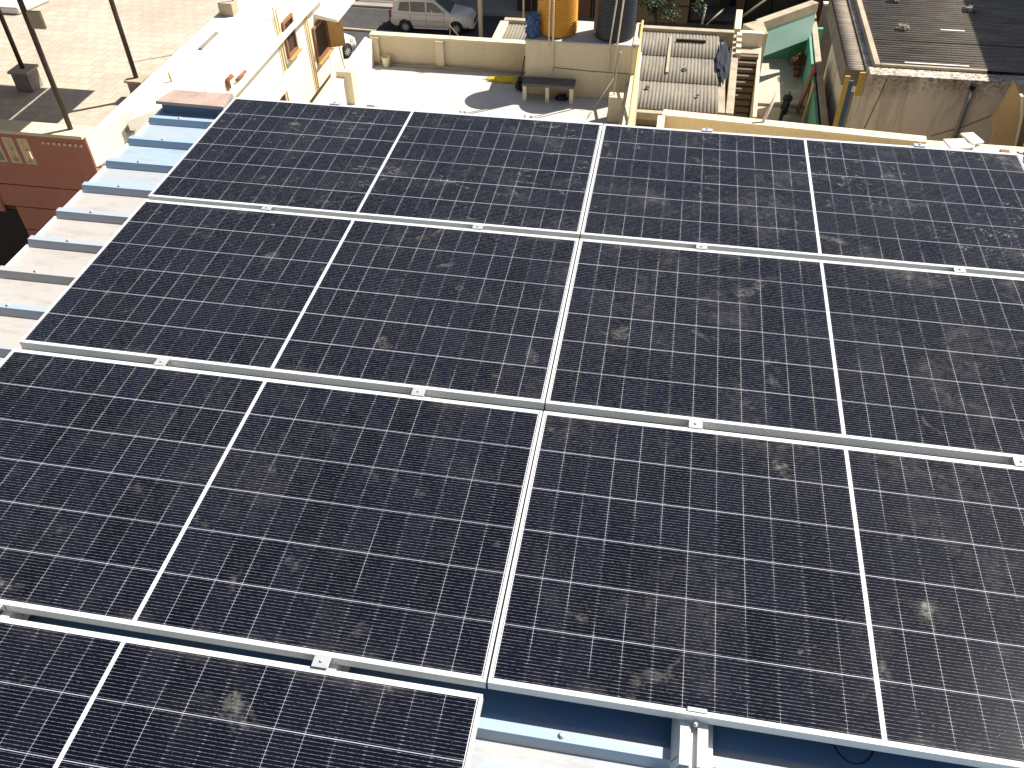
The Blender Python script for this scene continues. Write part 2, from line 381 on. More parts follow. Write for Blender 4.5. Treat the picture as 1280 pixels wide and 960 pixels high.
def tag(o, label=None, cat=None, group=None, kind=None):
    if label: o['label'] = label
    if cat: o['category'] = cat
    if group: o['group'] = group
    if kind: o['kind'] = kind
    return o
def empty(name, loc=(0,0,0), label=None, cat=None, group=None, kind=None, rotz=0):
    o = bpy.data.objects.new(name, None); C.objects.link(o); o.location = loc; o.rotation_euler = (0,0,rotz)
    o.empty_display_size = 0.1
    return tag(o, label, cat, group, kind)
def local():
    m = MB(); m.local = True; return m
def dup(root, loc=None, rotz=None, label=None):
    r = root.copy(); C.objects.link(r)
    if loc is not None: r.location = loc
    if rotz is not None: r.rotation_euler = (0,0,rotz)
    if label: r['label'] = label
    for ch in list(root.children):
        c = ch.copy(); C.objects.link(c); c.parent = r
        for g in list(ch.children):
            d = g.copy(); C.objects.link(d); d.parent = c
    return r

# ================================================================== SETTING: ground
ST = -16.5
tag(MB().box(-250, 250, -200, 350, ST-1.0, ST).build('ground', M_earth), kind='structure')
tag(MB().prism([(-60, 38.5), (60, 36.5), (60, 42.6), (-60, 44.0)], ST, ST+0.004).build('road', M_asphalt), kind='structure')
tag(MB().prism([(-60, 44.0), (-5.5, 43.5), (-5.5, 47.5), (-60, 48.0)], ST, ST+0.12).build('pavement', M_pave), kind='structure')
tag(MB().prism([(-30, 40.95), (-13.2, 40.15), (-13.2, 40.3), (-30, 41.12)], ST+0.005, ST+0.10).build('kerb', M_conc_lt), kind='structure')

# ================================================================== OUR HOUSE with the sheet roof
XL, XR = -2.82, 6.2
hb = empty('apartment_house', (1.6, -3, ST), 'house directly under the faded blue sheet metal roof', 'house')
MB().box(XL+0.25, XR-0.3, -8.5, 0.12, ST, -0.34).build('wall', M_cream, hb)
def rib_roof():
    bm = MB(); pitch = 0.267; rt, rw = -0.100, 0.034; pan = -0.140
    prof = []
    y = 0.115
    prof.append((y, pan))
    k = 1
    fronts = [-0.15 - pitch*i for i in range(-1, 31)]
    for f in fronts:                                     # f = front top edge of the rib
        if f + rw + 0.02 > 0.115: continue
        prof += [(f+rw+0.016, pan), (f+rw, rt), (f, rt), (f-0.014, pan)]
    prof.append((-8.6, pan))
    xs = [XL + (XR-XL)*i/30 for i in range(31)]
    rows = []
    for x in xs:
        rows.append([bm.bm.verts.new((x, p[0], p[1])) for p in prof])
    for a, b in zip(rows, rows[1:]):
        for i in range(len(prof)-1):
            bm.bm.faces.new((a[i], a[i+1], b[i+1], b[i]))
    bm.bm.normal_update(); bmesh.ops.solidify(bm.bm, geom=list(bm.bm.faces), thickness=0.004)
    return bm
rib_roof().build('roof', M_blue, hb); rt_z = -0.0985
roof_o = [o for o in hb.children if o.name.startswith('roof')][0]
for i, f in enumerate([-0.15 - 0.267*j for j in range(0, 14)]):
    for xx in ([-2.62] if f > -3.4 else [-2.62, 0.22, 1.05]):
        q = MB(); q.lathe([(0.010, rt_z), (0.010, rt_z+0.002), (0.0055, rt_z+0.002), (0.0055, rt_z+0.007)], 10, (xx + 0.02*(i % 2), f+0.018, 0))
        q.build('screw', M_galv2, roof_o).matrix_parent_inverse = Matrix()
eb = MB(); eb.box(XL-0.012, XL, -8.6, 0.12, -0.30, -0.128)
eb.build('edge_trim', M_trim, hb)
MB().box(XL-0.01, XR, 0.12, 0.135, -0.34, -0.105).build('ridge_trim', M_blue, hb)

# brown plank laid over the far end of the sheets
tag(MB().hexa([(-2.82,-0.03,-0.07),(-2.36,-0.04,-0.07),(-2.38,0.135,-0.07),(-2.78,0.14,-0.07),
               (-2.82,-0.03,-0.05),(-2.36,-0.04,-0.05),(-2.38,0.135,-0.05),(-2.78,0.14,-0.05)]).build('plank', M_plank),
    'short pinkish brown plank lying on the far left corner of the blue roof', 'plank')
tag(MB().box(-2.80, -2.36, -0.005, 0.10, -0.14, -0.071).build('shaded_sheet_end', mat('navy_shade_face', (0.10,0.14,0.22), 0.7)),  # dark navy colour carries the shade of the face below the plank
    'sheet end painted dark blue for the shade under the pinkish plank at the roof corner', 'sheet end')

# ================================================================== SOLAR PANELS
PL, PW, FT = 2.287, 1.150, 0.040
GX = 0.006
ytop = [0.002, -1.182, -2.3736, -3.561]
def make_panel(loc, label):
    root = empty('solar_panel', loc, label, 'solar panel', 'solar panels laid in rows on the sheet roof')
    b = local(); hx, hy = PL/2, PW/2; lip = 0.010
    def ringz(bm, ox, oy, ix, iy, z0, z1):
        o0 = [(-ox,-oy),(ox,-oy),(ox,oy),(-ox,oy)]; i0 = [(-ix,-iy),(ix,-iy),(ix,iy),(-ix,iy)]
        V = {}
        for nm, pts in (('o', o0), ('i', i0)):
            for z in (z0, z1): V[nm, z] = [bm.verts.new((p[0], p[1], z)) for p in pts]
        for i in range(4):
            j = (i+1) % 4
            bm.faces.new((V['o',z0][i], V['o',z0][j], V['o',z1][j], V['o',z1][i]))
            bm.faces.new((V['i',z1][i], V['i',z1][j], V['i',z0][j], V['i',z0][i]))
            bm.faces.new((V['o',z1][i], V['o',z1][j], V['i',z1][j], V['i',z1][i]))
            bm.faces.new((V['i',z0][i], V['i',z0][j], V['o',z0][j], V['o',z0][i]))
    ringz(b.bm, hx, hy, hx-lip, hy-lip, -FT, 0.0)
    fr = b.build('frame', M_alu, root, bevel=0.0012)
    g = local(); g.box(-hx+lip+0.0005, hx-lip-0.0005, -hy+lip+0.0005, hy-lip-0.0005, -0.0060, -0.0016)
    g.build('glass', M_cells, root)
    s = local(); s.box(-hx+lip+0.001, hx-lip-0.001, -hy+lip+0.001, hy-lip-0.001, -0.0085, -0.0068)
    s.build('backsheet', M_trim, root)
    return root
cxl, cxr = -GX/2-PL/2, GX/2+PL/2
spec = [
 (cxl, 0, 'far left solar panel with scraped dusty smears, beside the pinkish plank'),
 (cxr, 0, 'far right solar panel, hazy with dust, nearest the mouldy wall'),
 (cxl, 1, 'left solar panel of the second row from the far edge'),
 (cxr, 1, 'right solar panel of the second row from the far edge'),
 (cxl, 2, 'left solar panel of the third row, directly above the bottom left one'),
 (cxr, 2, 'large right front solar panel held by the bracket above the bare blue roof'),
 (cxl, 3, 'nearest solar panel in the bottom left corner, alone in its row'),
]
p0 = None
zoff = [0, 0, 0, 0, 0, 0, -0.006]
for i, (cx, r, lab) in enumerate(spec):
    loc = (cx, ytop[r]-PW/2, zoff[i])
    if p0 is None: p0 = make_panel(loc, lab); q = p0
    else: q = dup(p0, loc, None, lab)
    q.rotation_euler = (R(random.uniform(-.12, .12)), R(random.uniform(-.07, .07)), R(random.uniform(-.06, .06)))

# ---- clamps between the rows (bolt as a part) and the short rails beneath them
def make_clamp(loc, gap, label, grp='mid clamps between the panel rows'):
    root = empty('panel_clamp', loc, label, 'clamp', grp)
    w = 0.026; e = gap/2 + 0.0025
    b = local(); b.box(-w, w, -e, e, 0.0012, 0.0035)
    b.box(-w, w, -gap/2+0.002, -gap/2+0.005, -0.03, 0.0015); b.box(-w, w, gap/2-0.005, gap/2-0.002, -0.03, 0.0015)
    b.build('clamp_plate', M_galv2, root, bevel=0.0008)
    c = local(); c.lathe([(0.0055, 0.0035), (0.0055, 0.0075), (0.0045, 0.0085)], 6); c.build('bolt', M_galv2, root)
    return root
gaps = [ytop[i]-PW-ytop[i+1] for i in range(3)]
cl0 = None
names_x = {-1.62: 'leftmost', -0.51: 'left of the middle joint', 0.59: 'right of the middle joint', 1.77: 'rightmost'}
rowtxt = ['below the farthest panel row', 'below the second farthest panel row', 'above the bottom left panel']
for r in range(3):
    y = ytop[r+1] + gaps[r]/2
    for x in (-1.62, -0.51, 0.59, 1.77):
        if r == 2 and x > 0: continue
        lab = 'small silver clamp ' + rowtxt[r] + ', ' + names_x[x]
        k = make_clamp((x, y, 0), gaps[r], lab)
def end_clamp(x, label):
    root = empty('end_clamp', (x, 0.012, 0), label, 'clamp', 'end clamps on the far edge of the panels')
    b = local(); b.box(-0.03, 0.03, -0.018, 0.010, 0.0015, 0.005); b.box(-0.03, 0.03, 0.007, 0.010, -0.04, 0.0015)
    b.build('clamp_plate', M_galv, root)
    c = local(); c.lathe([(0.006, 0.005), (0.006, 0.012)], 6); c.build('bolt', M_galv, root)
end_clamp(-1.64, 'small end clamp on the far left panel edge before the white house')
end_clamp(0.60, 'small end clamp on the far panel edge before the grey corrugated roof')
end_clamp(1.77, 'small end clamp on the far panel edge before the mouldy wall')

# ---- the open mini rail with holes, holding the front right panel
def mini_rail(x, yb, yf, label, full=True):
    root = empty('mounting_rail', (x, (yb+yf)/2, -0.1), label, 'mounting rail', 'short aluminium rails under the panels')
    h = (yb-yf)/2; z1 = 0.062                       # local z: 0 = rib top, z1 = rail top
    b = local(); t = 0.003; W = 0.040
    b.hexa([(-W-0.020,-h,0),(-W-0.017,-h,0),(-W-0.017,h,0),(-W-0.020,h,0),(-W,-h,z1),(-W+t,-h,z1),(-W+t,h,z1),(-W,h,z1)]); b.box(W-t, W, -h, h, 0.0, z1)              # side webs
    b.box(-W+t, -0.010, -h, h, z1-t, z1-0.0003); b.box(0.010, W-t, -h, h, z1-t, z1-0.0003)      # top flanges either side of the slot
    b.box(-0.010-t, -0.010, -h, h, z1-0.022, z1-t); b.box(0.010, 0.010+t, -h, h, z1-0.022, z1-t)
    b.box(-0.010, 0.010, -h, h, z1-0.022, z1-0.019)
    b.box(W, W+0.022, -h, h, 0.0, t); b.box(-W-0.0165, -W-0.002, -h, h, 0.0, t)
    b.build('rail', M_alu, root, bevel=0.0008)
    if full:
        hm = local()
        for i in range(5):
            hm.lathe([(0.0028, -0.0004), (0.0028, 0.0)], 12, (0, 0, 0))
            for v in hm.bm.verts[-24:] if False else []: pass
        hm.bm.free(); 
        for i in range(5):
            q = local()
            zz_ = 0.012+0.009*i; xx_ = -W-0.020*(1-zz_/z1); q.tube([(xx_-0.0008, -h+0.026, zz_), (xx_+0.0006, -h+0.026, zz_)], 0.0034, 10)
            q.build('screw_hole', M_black, root)
        c = local(); c.box(-0.026, 0.030, h-0.060, h-0.052, z1-0.018, 0.1015-0.001)
        c.box(-0.026, 0.030, h-0.068, h-0.0525, z1+0.0005, z1+0.004)
        c.box(-0.026, 0.030, h-0.0525, h-0.040, 0.1015, 0.1045); c.build('end_clamp', M_galv, root, bevel=0.0006)
        d = local(); d.lathe([(0.008, z1+0.004), (0.008, z1+0.011), (0.0045, z1+0.012), (0.0045, z1+0.018)], 6, (0.002, h-0.0745, 0)); d.build('bolt', M_galv, root)
    return root
mini_rail(0.620, ytop[3]+0.10, -3.655, 'white aluminium rail bracket with holes gripping the front right panel over bare roof')
for r in range(3):
    y = ytop[r+1] + gaps[r]/2
    for x in (-1.62, -0.51, 0.59, 1.77):
        if r == 2 and x > 0: continue
        mini_rail(x, y+0.09, y-0.09, 'short rail under the clamp ' + rowtxt[r] + ', ' + names_x[x], full=False)

# black cable loop hanging under the front right panel
pts = []
for i in range(17):
    a = math.pi*i/16
    pts.append((1.085 - 0.062*math.cos(a), -3.46 - 0.085*math.sin(a), -0.094))
pts = [(1.02, -3.36, -0.08)] + pts + [(1.15, -3.36, -0.08)]
tag(MB().tube(pts, 0.0030, 8).build('cable', M_black), 'thin black cable looping out from under the front right panel', 'cable')

# ================================================================== CREAM TERRACE (roof of the lower house)
T = -8.4
th = empty('terrace_house', (-4.5, 14, ST), 'cream house with a white roof terrace and low parapet beyond the solar panels', 'house')
MB().box(-9.0, -0.36, 4.0, 19.05, ST, T-0.004).build('wall', M_cream, th)
MB().box(-8.55, -0.6, 4.2, 18.95, T-0.004, T).build('terrace_floor', M_terr, th)
# far parapet with coping and pillars
MB().box(-8.1, -3.4, 18.95, 19.10, T, -7.62).build('parapet', M_cream, th, bevel=0.01)
MB().box(-8.1, -3.4, 18.90, 19.15, -7.62, -7.56).build('coping', M_cream_lt, th, bevel=0.01)
for x in (-7.95, -6.05):
    MB().box(x-0.12, x+0.12, 18.84, 18.948, T, -7.62).build('pillar', M_cream, th, bevel=0.008)
# left parapet (seen from the end) and its near pillar
MB().box(-8.25, -8.0, 14.2, 18.94, T, -7.66).build('side_parapet', M_white, th, bevel=0.01)
MB().box(-8.22, -7.80, 16.3, 16.72, T, -7.50).build('pillar', M_cream_lt, th, bevel=0.01)
# right parapet
MB().box(-0.56, -0.36, 4.0, 19.05, T, -7.66).build('side_parapet', M_cream_lt, th, bevel=0.01)
MB().box(-1.02, -0.66, 16.35, 16.65, T, -7.72).build('pillar', M_cream, th, bevel=0.01)
MB().box(-0.66, -0.57, 4.0, 17.60, T, -7.9).build('ledge', M_cream, th)
MB().tube([(-8.0, 18.8, T+0.04), (-6.2, 18.8, T+0.05), (-3.5, 18.75, T+0.05)], 0.022, 8).build('floor_pipe', M_conc_lt, th)

# tank platform block
tb = empty('tank_platform', (-1.95, 18.3, T), 'high cream block carrying the two water tanks on the terrace', 'platform')
MB().box(-3.38, -0.57, 17.65, 19.0, T, -6.95).build('wall', M_cream, tb, bevel=0.01)
MB().box(-3.40, -0.50, 17.62, 19.04, -6.95, -6.90).build('top_slab', M_terr, tb, bevel=0.008)
MB().box(-0.569, -0.40, 17.62, 19.04, T, -6.86).build('end_pillar', M_cream_lt, tb, bevel=0.01)
MB().tube([(-2.62, 17.635, -7.62), (-1.6, 17.635, -7.66), (-0.62, 17.635, -7.66)], 0.007, 6).build('cable', M_pole, tb)

def water_tank(loc, r, h, m, label, ribs=17):
    root = empty('water_tank', loc, label, 'water tank', 'ribbed water tanks on the platform')
    prof = [(r*0.94, 0.0), (r, 0.03)]
    n = ribs*4
    for i in range(n+1):
        z = 0.05 + (h-0.30)*i/n
        prof.append((r + 0.016*math.sin(2*math.pi*i/4 + 0.3) , z))
    prof += [(r*0.97, h-0.20), (r*0.80, h-0.10), (r*0.5, h-0.03), (r*0.34, h-0.02)]
    b = local(); b.lathe(prof, 56); b.build('body', m, root)
    c = local(); c.lathe([(r*0.36, h-0.03), (r*0.38, h), (r*0.36, h+0.05), (r*0.1, h+0.07)], 32); c.build('lid', m, root)
    return root
water_tank((-2.62, 18.27, -6.90), 0.515, 1.38, M_tank_y, 'yellow ribbed plastic water tank on the cream block')
water_tank((-1.11, 18.25, -6.90), 0.53, 1.38, M_tank_k, 'black ribbed plastic water tank on the cream block')
tag(MB().tube([(-2.75, 17.62, -7.05), (-2.75, 17.62, -5.3), (-2.75, 17.85, -5.2)], 0.019, 8).build('water_pipe', M_pipe_w), 'left cream pipe rising in front of the yellow water tank', 'pipe', 'upright pipes at the tanks')
tag(MB().tube([(-2.64, 17.60, -7.75), (-2.64, 17.60, -5.3), (-2.64, 17.85, -5.2)], 0.022, 8).build('water_pipe', M_pipe_w), 'longer cream pipe rising in front of the yellow water tank and down the block', 'pipe', 'upright pipes at the tanks')
tag(MB().tube([(-1.16, 17.60, -7.6), (-1.16, 17.60, -6.9), (-1.02, 17.62, -5.3), (-1.02, 17.85, -5.2)], 0.020, 8).build('water_pipe', M_pipe_w), 'left slanting pipe in front of the black water tank', 'pipe', 'upright pipes at the tanks')
tag(MB().tube([(-1.02, 17.58, -7.9), (-0.97, 17.60, -6.9), (-0.86, 17.62, -5.3), (-0.86, 17.85, -5.2)], 0.022, 8).build('water_pipe', M_pipe_w), 'right slanting pipe in front of the black water tank', 'pipe', 'upright pipes at the tanks')
tag(MB().tube([(-0.42, 19.0, -6.8), (-0.42, 18.2, -6.82), (-0.40, 15.0, -7.6), (-0.40, 14.0, -7.62)], 0.035, 8).build('drain_pipe', M_pipe), 'yellow pipe running along the terrace right parapet', 'pipe')
tag(MB().tube([(-0.90, 16.5, -7.72), (-0.88, 16.5, -7.1), (-0.85, 16.5, -6.75), (-0.80, 16.5, -6.6)], [0.018,0.018,0.02,0.022], 8).build('starter_bar', M_conc_lt), 'bent steel bar sticking up from the pillar right of the tanks block', 'steel bar')
tag(MB().tube([(-1.55, 16.4, T+0.01), (-0.97, 17.2, -7.6)], 0.006, 6).build('string', M_conc_lt), 'slack string stretched from the block down to the terrace floor', 'string')

def rumple(name, m, c, sz, seed, label, cat):
    rnd = random.Random(seed); bm = bmesh.new(); bmesh.ops.create_icosphere(bm, subdivisions=4, radius=1)
    from mathutils import noise as NZ
    for v in bm.verts:
        d = NZ.fractal(v.co*1.7 + Vector((seed, 0, 0)), 1.0, 2.0, 4)
        d2 = abs(NZ.noise(v.co*3.5 + Vector((0, seed, 0))))
        v.co *= (1 + 0.45*d - 0.35*d2)
        v.co = Vector((v.co.x*sz[0], v.co.y*sz[1], max(-sz[2]*0.6, v.co.z*sz[2])))
    me = bpy.data.meshes.new(name); bm.to_mesh(me); bm.free(); me.materials.append(m)
    o = bpy.data.objects.new(name, me); C.objects.link(o); o.location = c
    return tag(o, label, cat)
rumple('jeans_heap', M_denim, (-3.22, 17.85, -6.66), (0.22, 0.16, 0.36), 3, 'crumpled blue jeans heaped beside the yellow tank', 'clothes')
rumple('yellow_tarp', M_ycloth, (-4.05, 18.30, T+0.05), (0.52, 0.13, 0.07), 8, 'crumpled yellow cloth lying along the terrace parapet', 'cloth')
rumple('black_bag', M_black, (-3.55, 17.9, T+0.10), (0.13, 0.16, 0.22), 5, 'black bag beside the yellow cloth and the stone bench', 'bag')
tag(MB().tube([(-3.62, 18.1, T), (-3.50, 18.3, T+0.75)], 0.016, 6).build('stick', M_pole), 'thin dark stick leaning behind the black bag', 'stick')
# bench
bn = empty('stone_bench', (-2.69, 17.35, T), 'stone bench with dark slab and cream legs against the tank platform', 'bench')
MB().box(-3.40, -2.0, 17.18, 17.60, -7.98, -7.90).build('seat', M_stone, bn, bevel=0.008)
for x in (-3.33, -2.72, -2.07):
    MB().box(x-0.05, x+0.05, 17.20, 17.55, T, -7.98).build('leg', M_cream_lt, bn, bevel=0.006)
rumple('rubbish_bundle', M_black, (-2.35, 17.4, T+0.06), (0.18, 0.1, 0.09), 12, 'dark bundle of scraps stored under the stone bench', 'bundle')
# bucket
bk = empty('bucket', (-7.62, 18.72, T), 'cream plastic bucket in the terrace corner', 'bucket')
b = local(); b.lathe([(0.09, 0), (0.125, 0.29), (0.135, 0.30), (0.128, 0.30), (0.115, 0.28), (0.08, 0.03)], 24); b.build('body', M_cream_lt, bk)
rumple('rag', M_stone, (-7.35, 16.2, T+0.03), (0.12, 0.08, 0.03), 21, 'small grey rag on the terrace floor left of the panels', 'rag')
tag(MB().tube([(-5.75, 18.98, -7.56), (-5.72, 18.98, -7.15), (-5.65, 18.98, -7.0)], 0.010, 6).build('steel_bar', M_conc_lt), 'thin bent steel bar standing on the middle pillar of the far parapet', 'steel bar')
tag(MB().tube([(-5.75, 18.99, -7.2), (-5.45, 18.99, -7.55)], 0.009, 6).build('steel_bar', M_conc_lt), 'thin steel bar slanting down onto the middle of the far parapet', 'steel bar')
tag(MB().tube([(-8.03, 16.5, -7.5), (-8.12, 16.5, -6.75)], 0.012, 6).build('iron_rod', M_pole), 'dark iron rod standing upright on the left terrace pillar', 'iron rod')

# ================================================================== WHITE AND RED HOUSE on the left, paved roof
P = -6.3
lh = empty('paved_roof_house', (-16, 14, ST), 'large house with terracotta front, bright white side and paved roof terrace', 'house')
foot = [(-34, 9.0), (-10.5, 9.0), (-10.28, 9.6), (-9.85, 11.0), (-9.55, 15.6), (-9.4, 20.0), (-34, 21.5)]
MB().prism(foot, ST, P-0.01).build('wall', M_white, lh)
tag(MB().prism([(-33.9, 9.2), (-10.4, 9.2), (-10.2, 20.0), (-33.9, 21.4)], P-0.01, P).build('terrace_floor', pavers(), lh))
# side parapet (white, top surface catches the sun)
MB().prism([(-10.48, 8.87), (-10.26, 9.6), (-9.83, 11.0), (-9.55, 15.6), (-9.4, 20.0), (-10.42, 20.0), (-10.46, 9.23)], P, -5.60).build('side_parapet', M_white, lh, bevel=0.02)
MB().prism([(-9.83, 11.0), (-9.68, 11.0), (-9.42, 15.6), (-9.27, 20.0), (-9.4, 20.0), (-9.55, 15.6)], -6.2, -5.82).build('cornice', M_white, lh, bevel=0.02)
# front wall: terracotta strips with grooves
MB().box(-34, -10.5, 8.90, 9.0, ST, P).build('front_wall', M_groove, lh)
zz = [-5.66, -6.42, -6.85, -7.38, -7.95, -8.6, -9.3]
def strip(z1, z0, x0=-34, x1=-10.48):
    return (x0, x1, 8.86, 8.899, z0+0.012, z1-0.012)
sb = MB()
for a, b_ in zip(zz[1:], zz[2:]):
    if b_ < -7.4: 
        sb.box(-12.72, -10.48, 8.86, 8.899, b_+0.012, a-0.012); sb.box(-34, -14.4, 8.86, 8.899, b_+0.012, a-0.012)
    else: sb.box(-34, -10.48, 8.86, 8.899, b_+0.012, a-0.012)
sb.box(-34, -10.48, 8.86, 8.899, ST, -9.31)
sb.build('wall_panel', M_red, lh)
MB().box(-34, -12.98, 8.80, 8.858, -7.5, -6.5).build('pilaster', M_red, lh)
MB().box(-14.4, -12.72, 8.87, 8.897, -9.29, -7.5).build('window', M_dark, lh)
# parapet of the front with three ventilator openings
slots = [(-12.62, -12.40), (-12.30, -12.08), (-11.98, -11.76)]
fp = MB(); z0, z1, y0, y1 = P+0.0, -5.66, 8.86, 9.10
xs = [-34.0]
for a, b_ in [(-12.94, -12.72)] + slots: xs += [a, b_]
xs.append(-10.49)
for i in range(0, len(xs), 2): fp.box(xs[i], xs[i+1], y0, y1, z0-0.13, z1)
for a, b_ in [(-12.94, -12.72)] + slots:
    fp.box(a, b_, y0, y1, z1-0.10, z1); fp.box(a, b_, y0, y1, z0-0.13, z0-0.02)
fp.build('front_parapet', M_red, lh)
MB().prism([(-34, 8.80), (-10.50, 8.80), (-10.50, 9.22), (-34, 9.22)], -5.66, -5.59).build('coping', M_cream_lt, lh, bevel=0.01)
for a, b_ in [(-12.94, -12.72)] + slots:
    v = MB(); v.box(a+0.001, a+0.03, 8.845, 9.105, z0-0.019, z1-0.101); v.box(b_-0.03, b_-0.001, 8.845, 9.105, z0-0.019, z1-0.101)
    v.box(a+0.03, b_-0.03, 8.845, 9.105, z0-0.019, z0+0.01); v.box(a+0.03, b_-0.03, 8.845, 9.105, z1-0.13, z1-0.101)
    v.box(a+0.03, b_-0.03, 8.95, 9.0, z0+0.20, z0+0.23)
    v.build('ventilator', M_cream_lt, lh)
for i in range(8):
    MB().box(-11.44+0.115*i, -11.44+0.115*i+0.045, 8.83, 8.859, -5.84, -5.79).build('dentil', M_cream_lt, lh)
for i in range(5):
    MB().box(-13.5+0.1*i, -13.5+0.1*i+0.045, 8.77, 8.799, -7.42, -7.36).build('dentil', M_cream_lt, lh)
# sunshade slabs, windows and pipes on the white side
MB().hexa([(-9.7,12.0,-6.2),(-8.92,12.0,-6.22),(-8.92,15.3,-6.22),(-9.6,15.3,-6.2),(-9.7,12.0,-6.08),(-8.92,12.0,-6.13),(-8.92,15.3,-6.13),(-9.6,15.3,-6.08)]).build('sunshade', M_white, lh)
MB().hexa([(-9.02,15.3,-6.22),(-8.92,15.3,-6.22),(-8.88,18.3,-6.22),(-8.98,18.3,-6.22),(-9.02,15.3,-6.13),(-8.92,15.3,-6.13),(-8.88,18.3,-6.13),(-8.98,18.3,-6.13)]).build('sunshade', M_white, lh)
MB().hexa([(-9.5,13.0,-7.05),(-8.7,13.0,-7.08),(-8.7,14.7,-7.08),(-9.5,14.7,-7.05),(-9.5,13.0,-6.93),(-8.7,13.0,-7.0),(-8.7,14.7,-7.0),(-9.5,14.7,-6.93)]).build('sunshade', M_white, lh)
MB().hexa([(-9.5,17.55,-6.6),(-8.45,17.55,-6.72),(-8.45,20.0,-6.72),(-9.5,20.0,-6.6),(-9.5,17.55,-6.45),(-8.45,17.55,-6.65),(-8.45,20.0,-6.65),(-9.5,20.0,-6.45)]).build('sunshade', M_white, lh)
MB().prism([(-10.1, 9.75), (-9.10, 11.3), (-9.10, 19.1), (-9.85, 19.1)], T, -5.72).build('wall_bay', M_white, lh)
def side_window(x, y0, y1, z0, z1, shutter=False):
    f = MB(); w = 0.07
    f.box(x, x+0.06, y0, y0+w, z0, z1); f.box(x, x+0.06, y1-w, y1, z0, z1); f.box(x, x+0.06, y0+w, y1-w, z0, z0+w); f.box(x, x+0.06, y0+w, y1-w, z1-w, z1)
    fo = f.build('window', M_wood, lh)
    g = MB(); g.box(x+0.003, x+0.01, y0+w, y1-w, z0+w, z1-w); g.build('pane', M_dkbrown, fo)
    s_ = MB(); s_.box(x+0.061, x+0.12, y0-0.04, y1+0.04, z0-0.05, z0-0.002); s_.build('sill', M_woodlt, fo)
    for o in fo.children: o.matrix_parent_inverse = Matrix()
    if shutter:
        for yy, sgn in ((y1, 1),):
            q = MB(); q.slab([(x+0.06, yy, z0+0.03), (x+0.42, yy+0.22, z0+0.03), (x+0.42, yy+0.22, z1-0.03), (x+0.06, yy, z1-0.03)], (0.015, -0.03, 0))
            q.build('shutter', M_woodlt, fo).matrix_parent_inverse = Matrix()
side_window(-9.095, 17.25, 18.25, -7.75, -6.80, True)
side_window(-9.095, 15.45, 16.1, -6.85, -5.95)
side_window(-9.095, 14.1, 14.8, -7.95, -7.15)
def vpipe(x, y, z0, z1, label, m=M_pipe):
    tag(MB().tube([(x, y, z0), (x, y, z1)], 0.022, 8).build('wall_pipe', m), label, 'pipe', 'yellowed pipes down the white wall')
vpipe(-9.06, 16.86, -8.35, -6.30, 'left one of the yellow pipes beside the wooden shuttered window')
vpipe(-9.06, 16.98, -8.35, -6.30, 'right one of the yellow pipes beside the wooden shuttered window')
vpipe(-9.06, 15.10, -7.0, -5.45, 'left one of the yellow pipes beside the half hidden upper window')
vpipe(-9.06, 15.24, -7.0, -5.55, 'right one of the yellow pipes beside the half hidden upper window')
vpipe(-9.06, 14.95, -8.2, -7.02, 'yellow pipe below the lower sunshade slab of the white house')
# rusty elbow on the long sunshade
tag(MB().tube([(-9.05, 12.15, -6.08), (-9.05, 12.15, -5.90), (-9.0, 12.3, -5.86)], 0.05, 10).tube([(-9.0, 12.45, -6.04), (-8.98, 12.9, -6.03)], 0.04, 10).build('rusty_pipe_elbow', M_skin),
    'rusty brown pipe elbow lying on the white sunshade slab', 'pipe elbow')
tag(MB().tube([(-9.86, 11.3, -5.59), (-9.86, 11.3, -5.40)], 0.025, 8).build('pipe_stub', M_pipe), 'short yellow pipe stub above the brown plank on the white wall', 'pipe stub')
tag(MB().tube([(-9.90, 10.6, -6.1), (-9.84, 10.5, -6.35)], 0.025, 8).build('drain_spout', M_pipe), 'short yellow spout at the near corner of the white wall', 'drain spout')
# poles
def pole(loc, r, h, ped, label, tilt=(0, 0), lug=False):
    root = empty('steel_pole', loc, label, 'pole', 'dark steel poles on the paved roof')
    z = 0.0
    if ped:
        b = local(); b.prism([(-ped,-ped),(ped,-ped),(ped,ped),(-ped,ped)], 0, 0.42); b.build('pedestal', M_conc, root, bevel=0.01)
        c = local(); c.box(-ped-0.04, ped+0.04, -ped-0.04, ped+0.04, 0.42, 0.47); c.build('cap', M_conc_lt, root, bevel=0.01)
        z = 0.47
    b = local(); b.tube([(0, 0, z), (tilt[0], tilt[1], z+h)], r, 14); b.build('post', M_pole, root)
    if lug:
        l_ = local(); l_.box(0.05, 0.30, -0.03, 0.03, 1.95, 2.25); l_.build('bracket', M_conc_lt, root)
    return root
pole((-10.86, 9.05, -5.59), 0.050, 3.6, 0, 'dark pole standing on the coping of the terracotta wall', lug=True)
pole((-13.78, 11.91, P), 0.050, 4.0, 0.20, 'dark pole on a concrete block at the edge of the shaded paving')
pole((-11.01, 11.83, P), 0.050, 4.0, 0.16, 'dark pole on a concrete block beside the white parapet, right of the others')
pole((-9.98, 15.0, -5.60), 0.018, 2.6, 0, 'thin dark rod rising from the white parapet near the top of the photo')
tag(MB().tube([(-16.3, 12.5, P), (-15.9, 14.0, P+2.2)], 0.035, 8).build('leaning_bar', M_pole), 'dark bar leaning at the far left behind the concrete block', 'bar')
tag(MB().box(-10.80, -10.02, 9.75, 9.83, -5.98, -5.92).build('cross_beam', M_conc), 'short grey beam joining the pole and the white parapet', 'beam')
tag(MB().box(-9.98, -9.90, 12.9, 13.8, -5.598, -5.56).build('steel_channel', M_conc), 'thin grey steel strip lying on the white parapet', 'steel strip')
tag(MB().box(-10.3, -9.95, 14.8, 15.15, -5.598, -5.30).build('concrete_block', M_conc_lt, bevel=0.01), 'cream concrete block on the white parapet at the photo top', 'block')
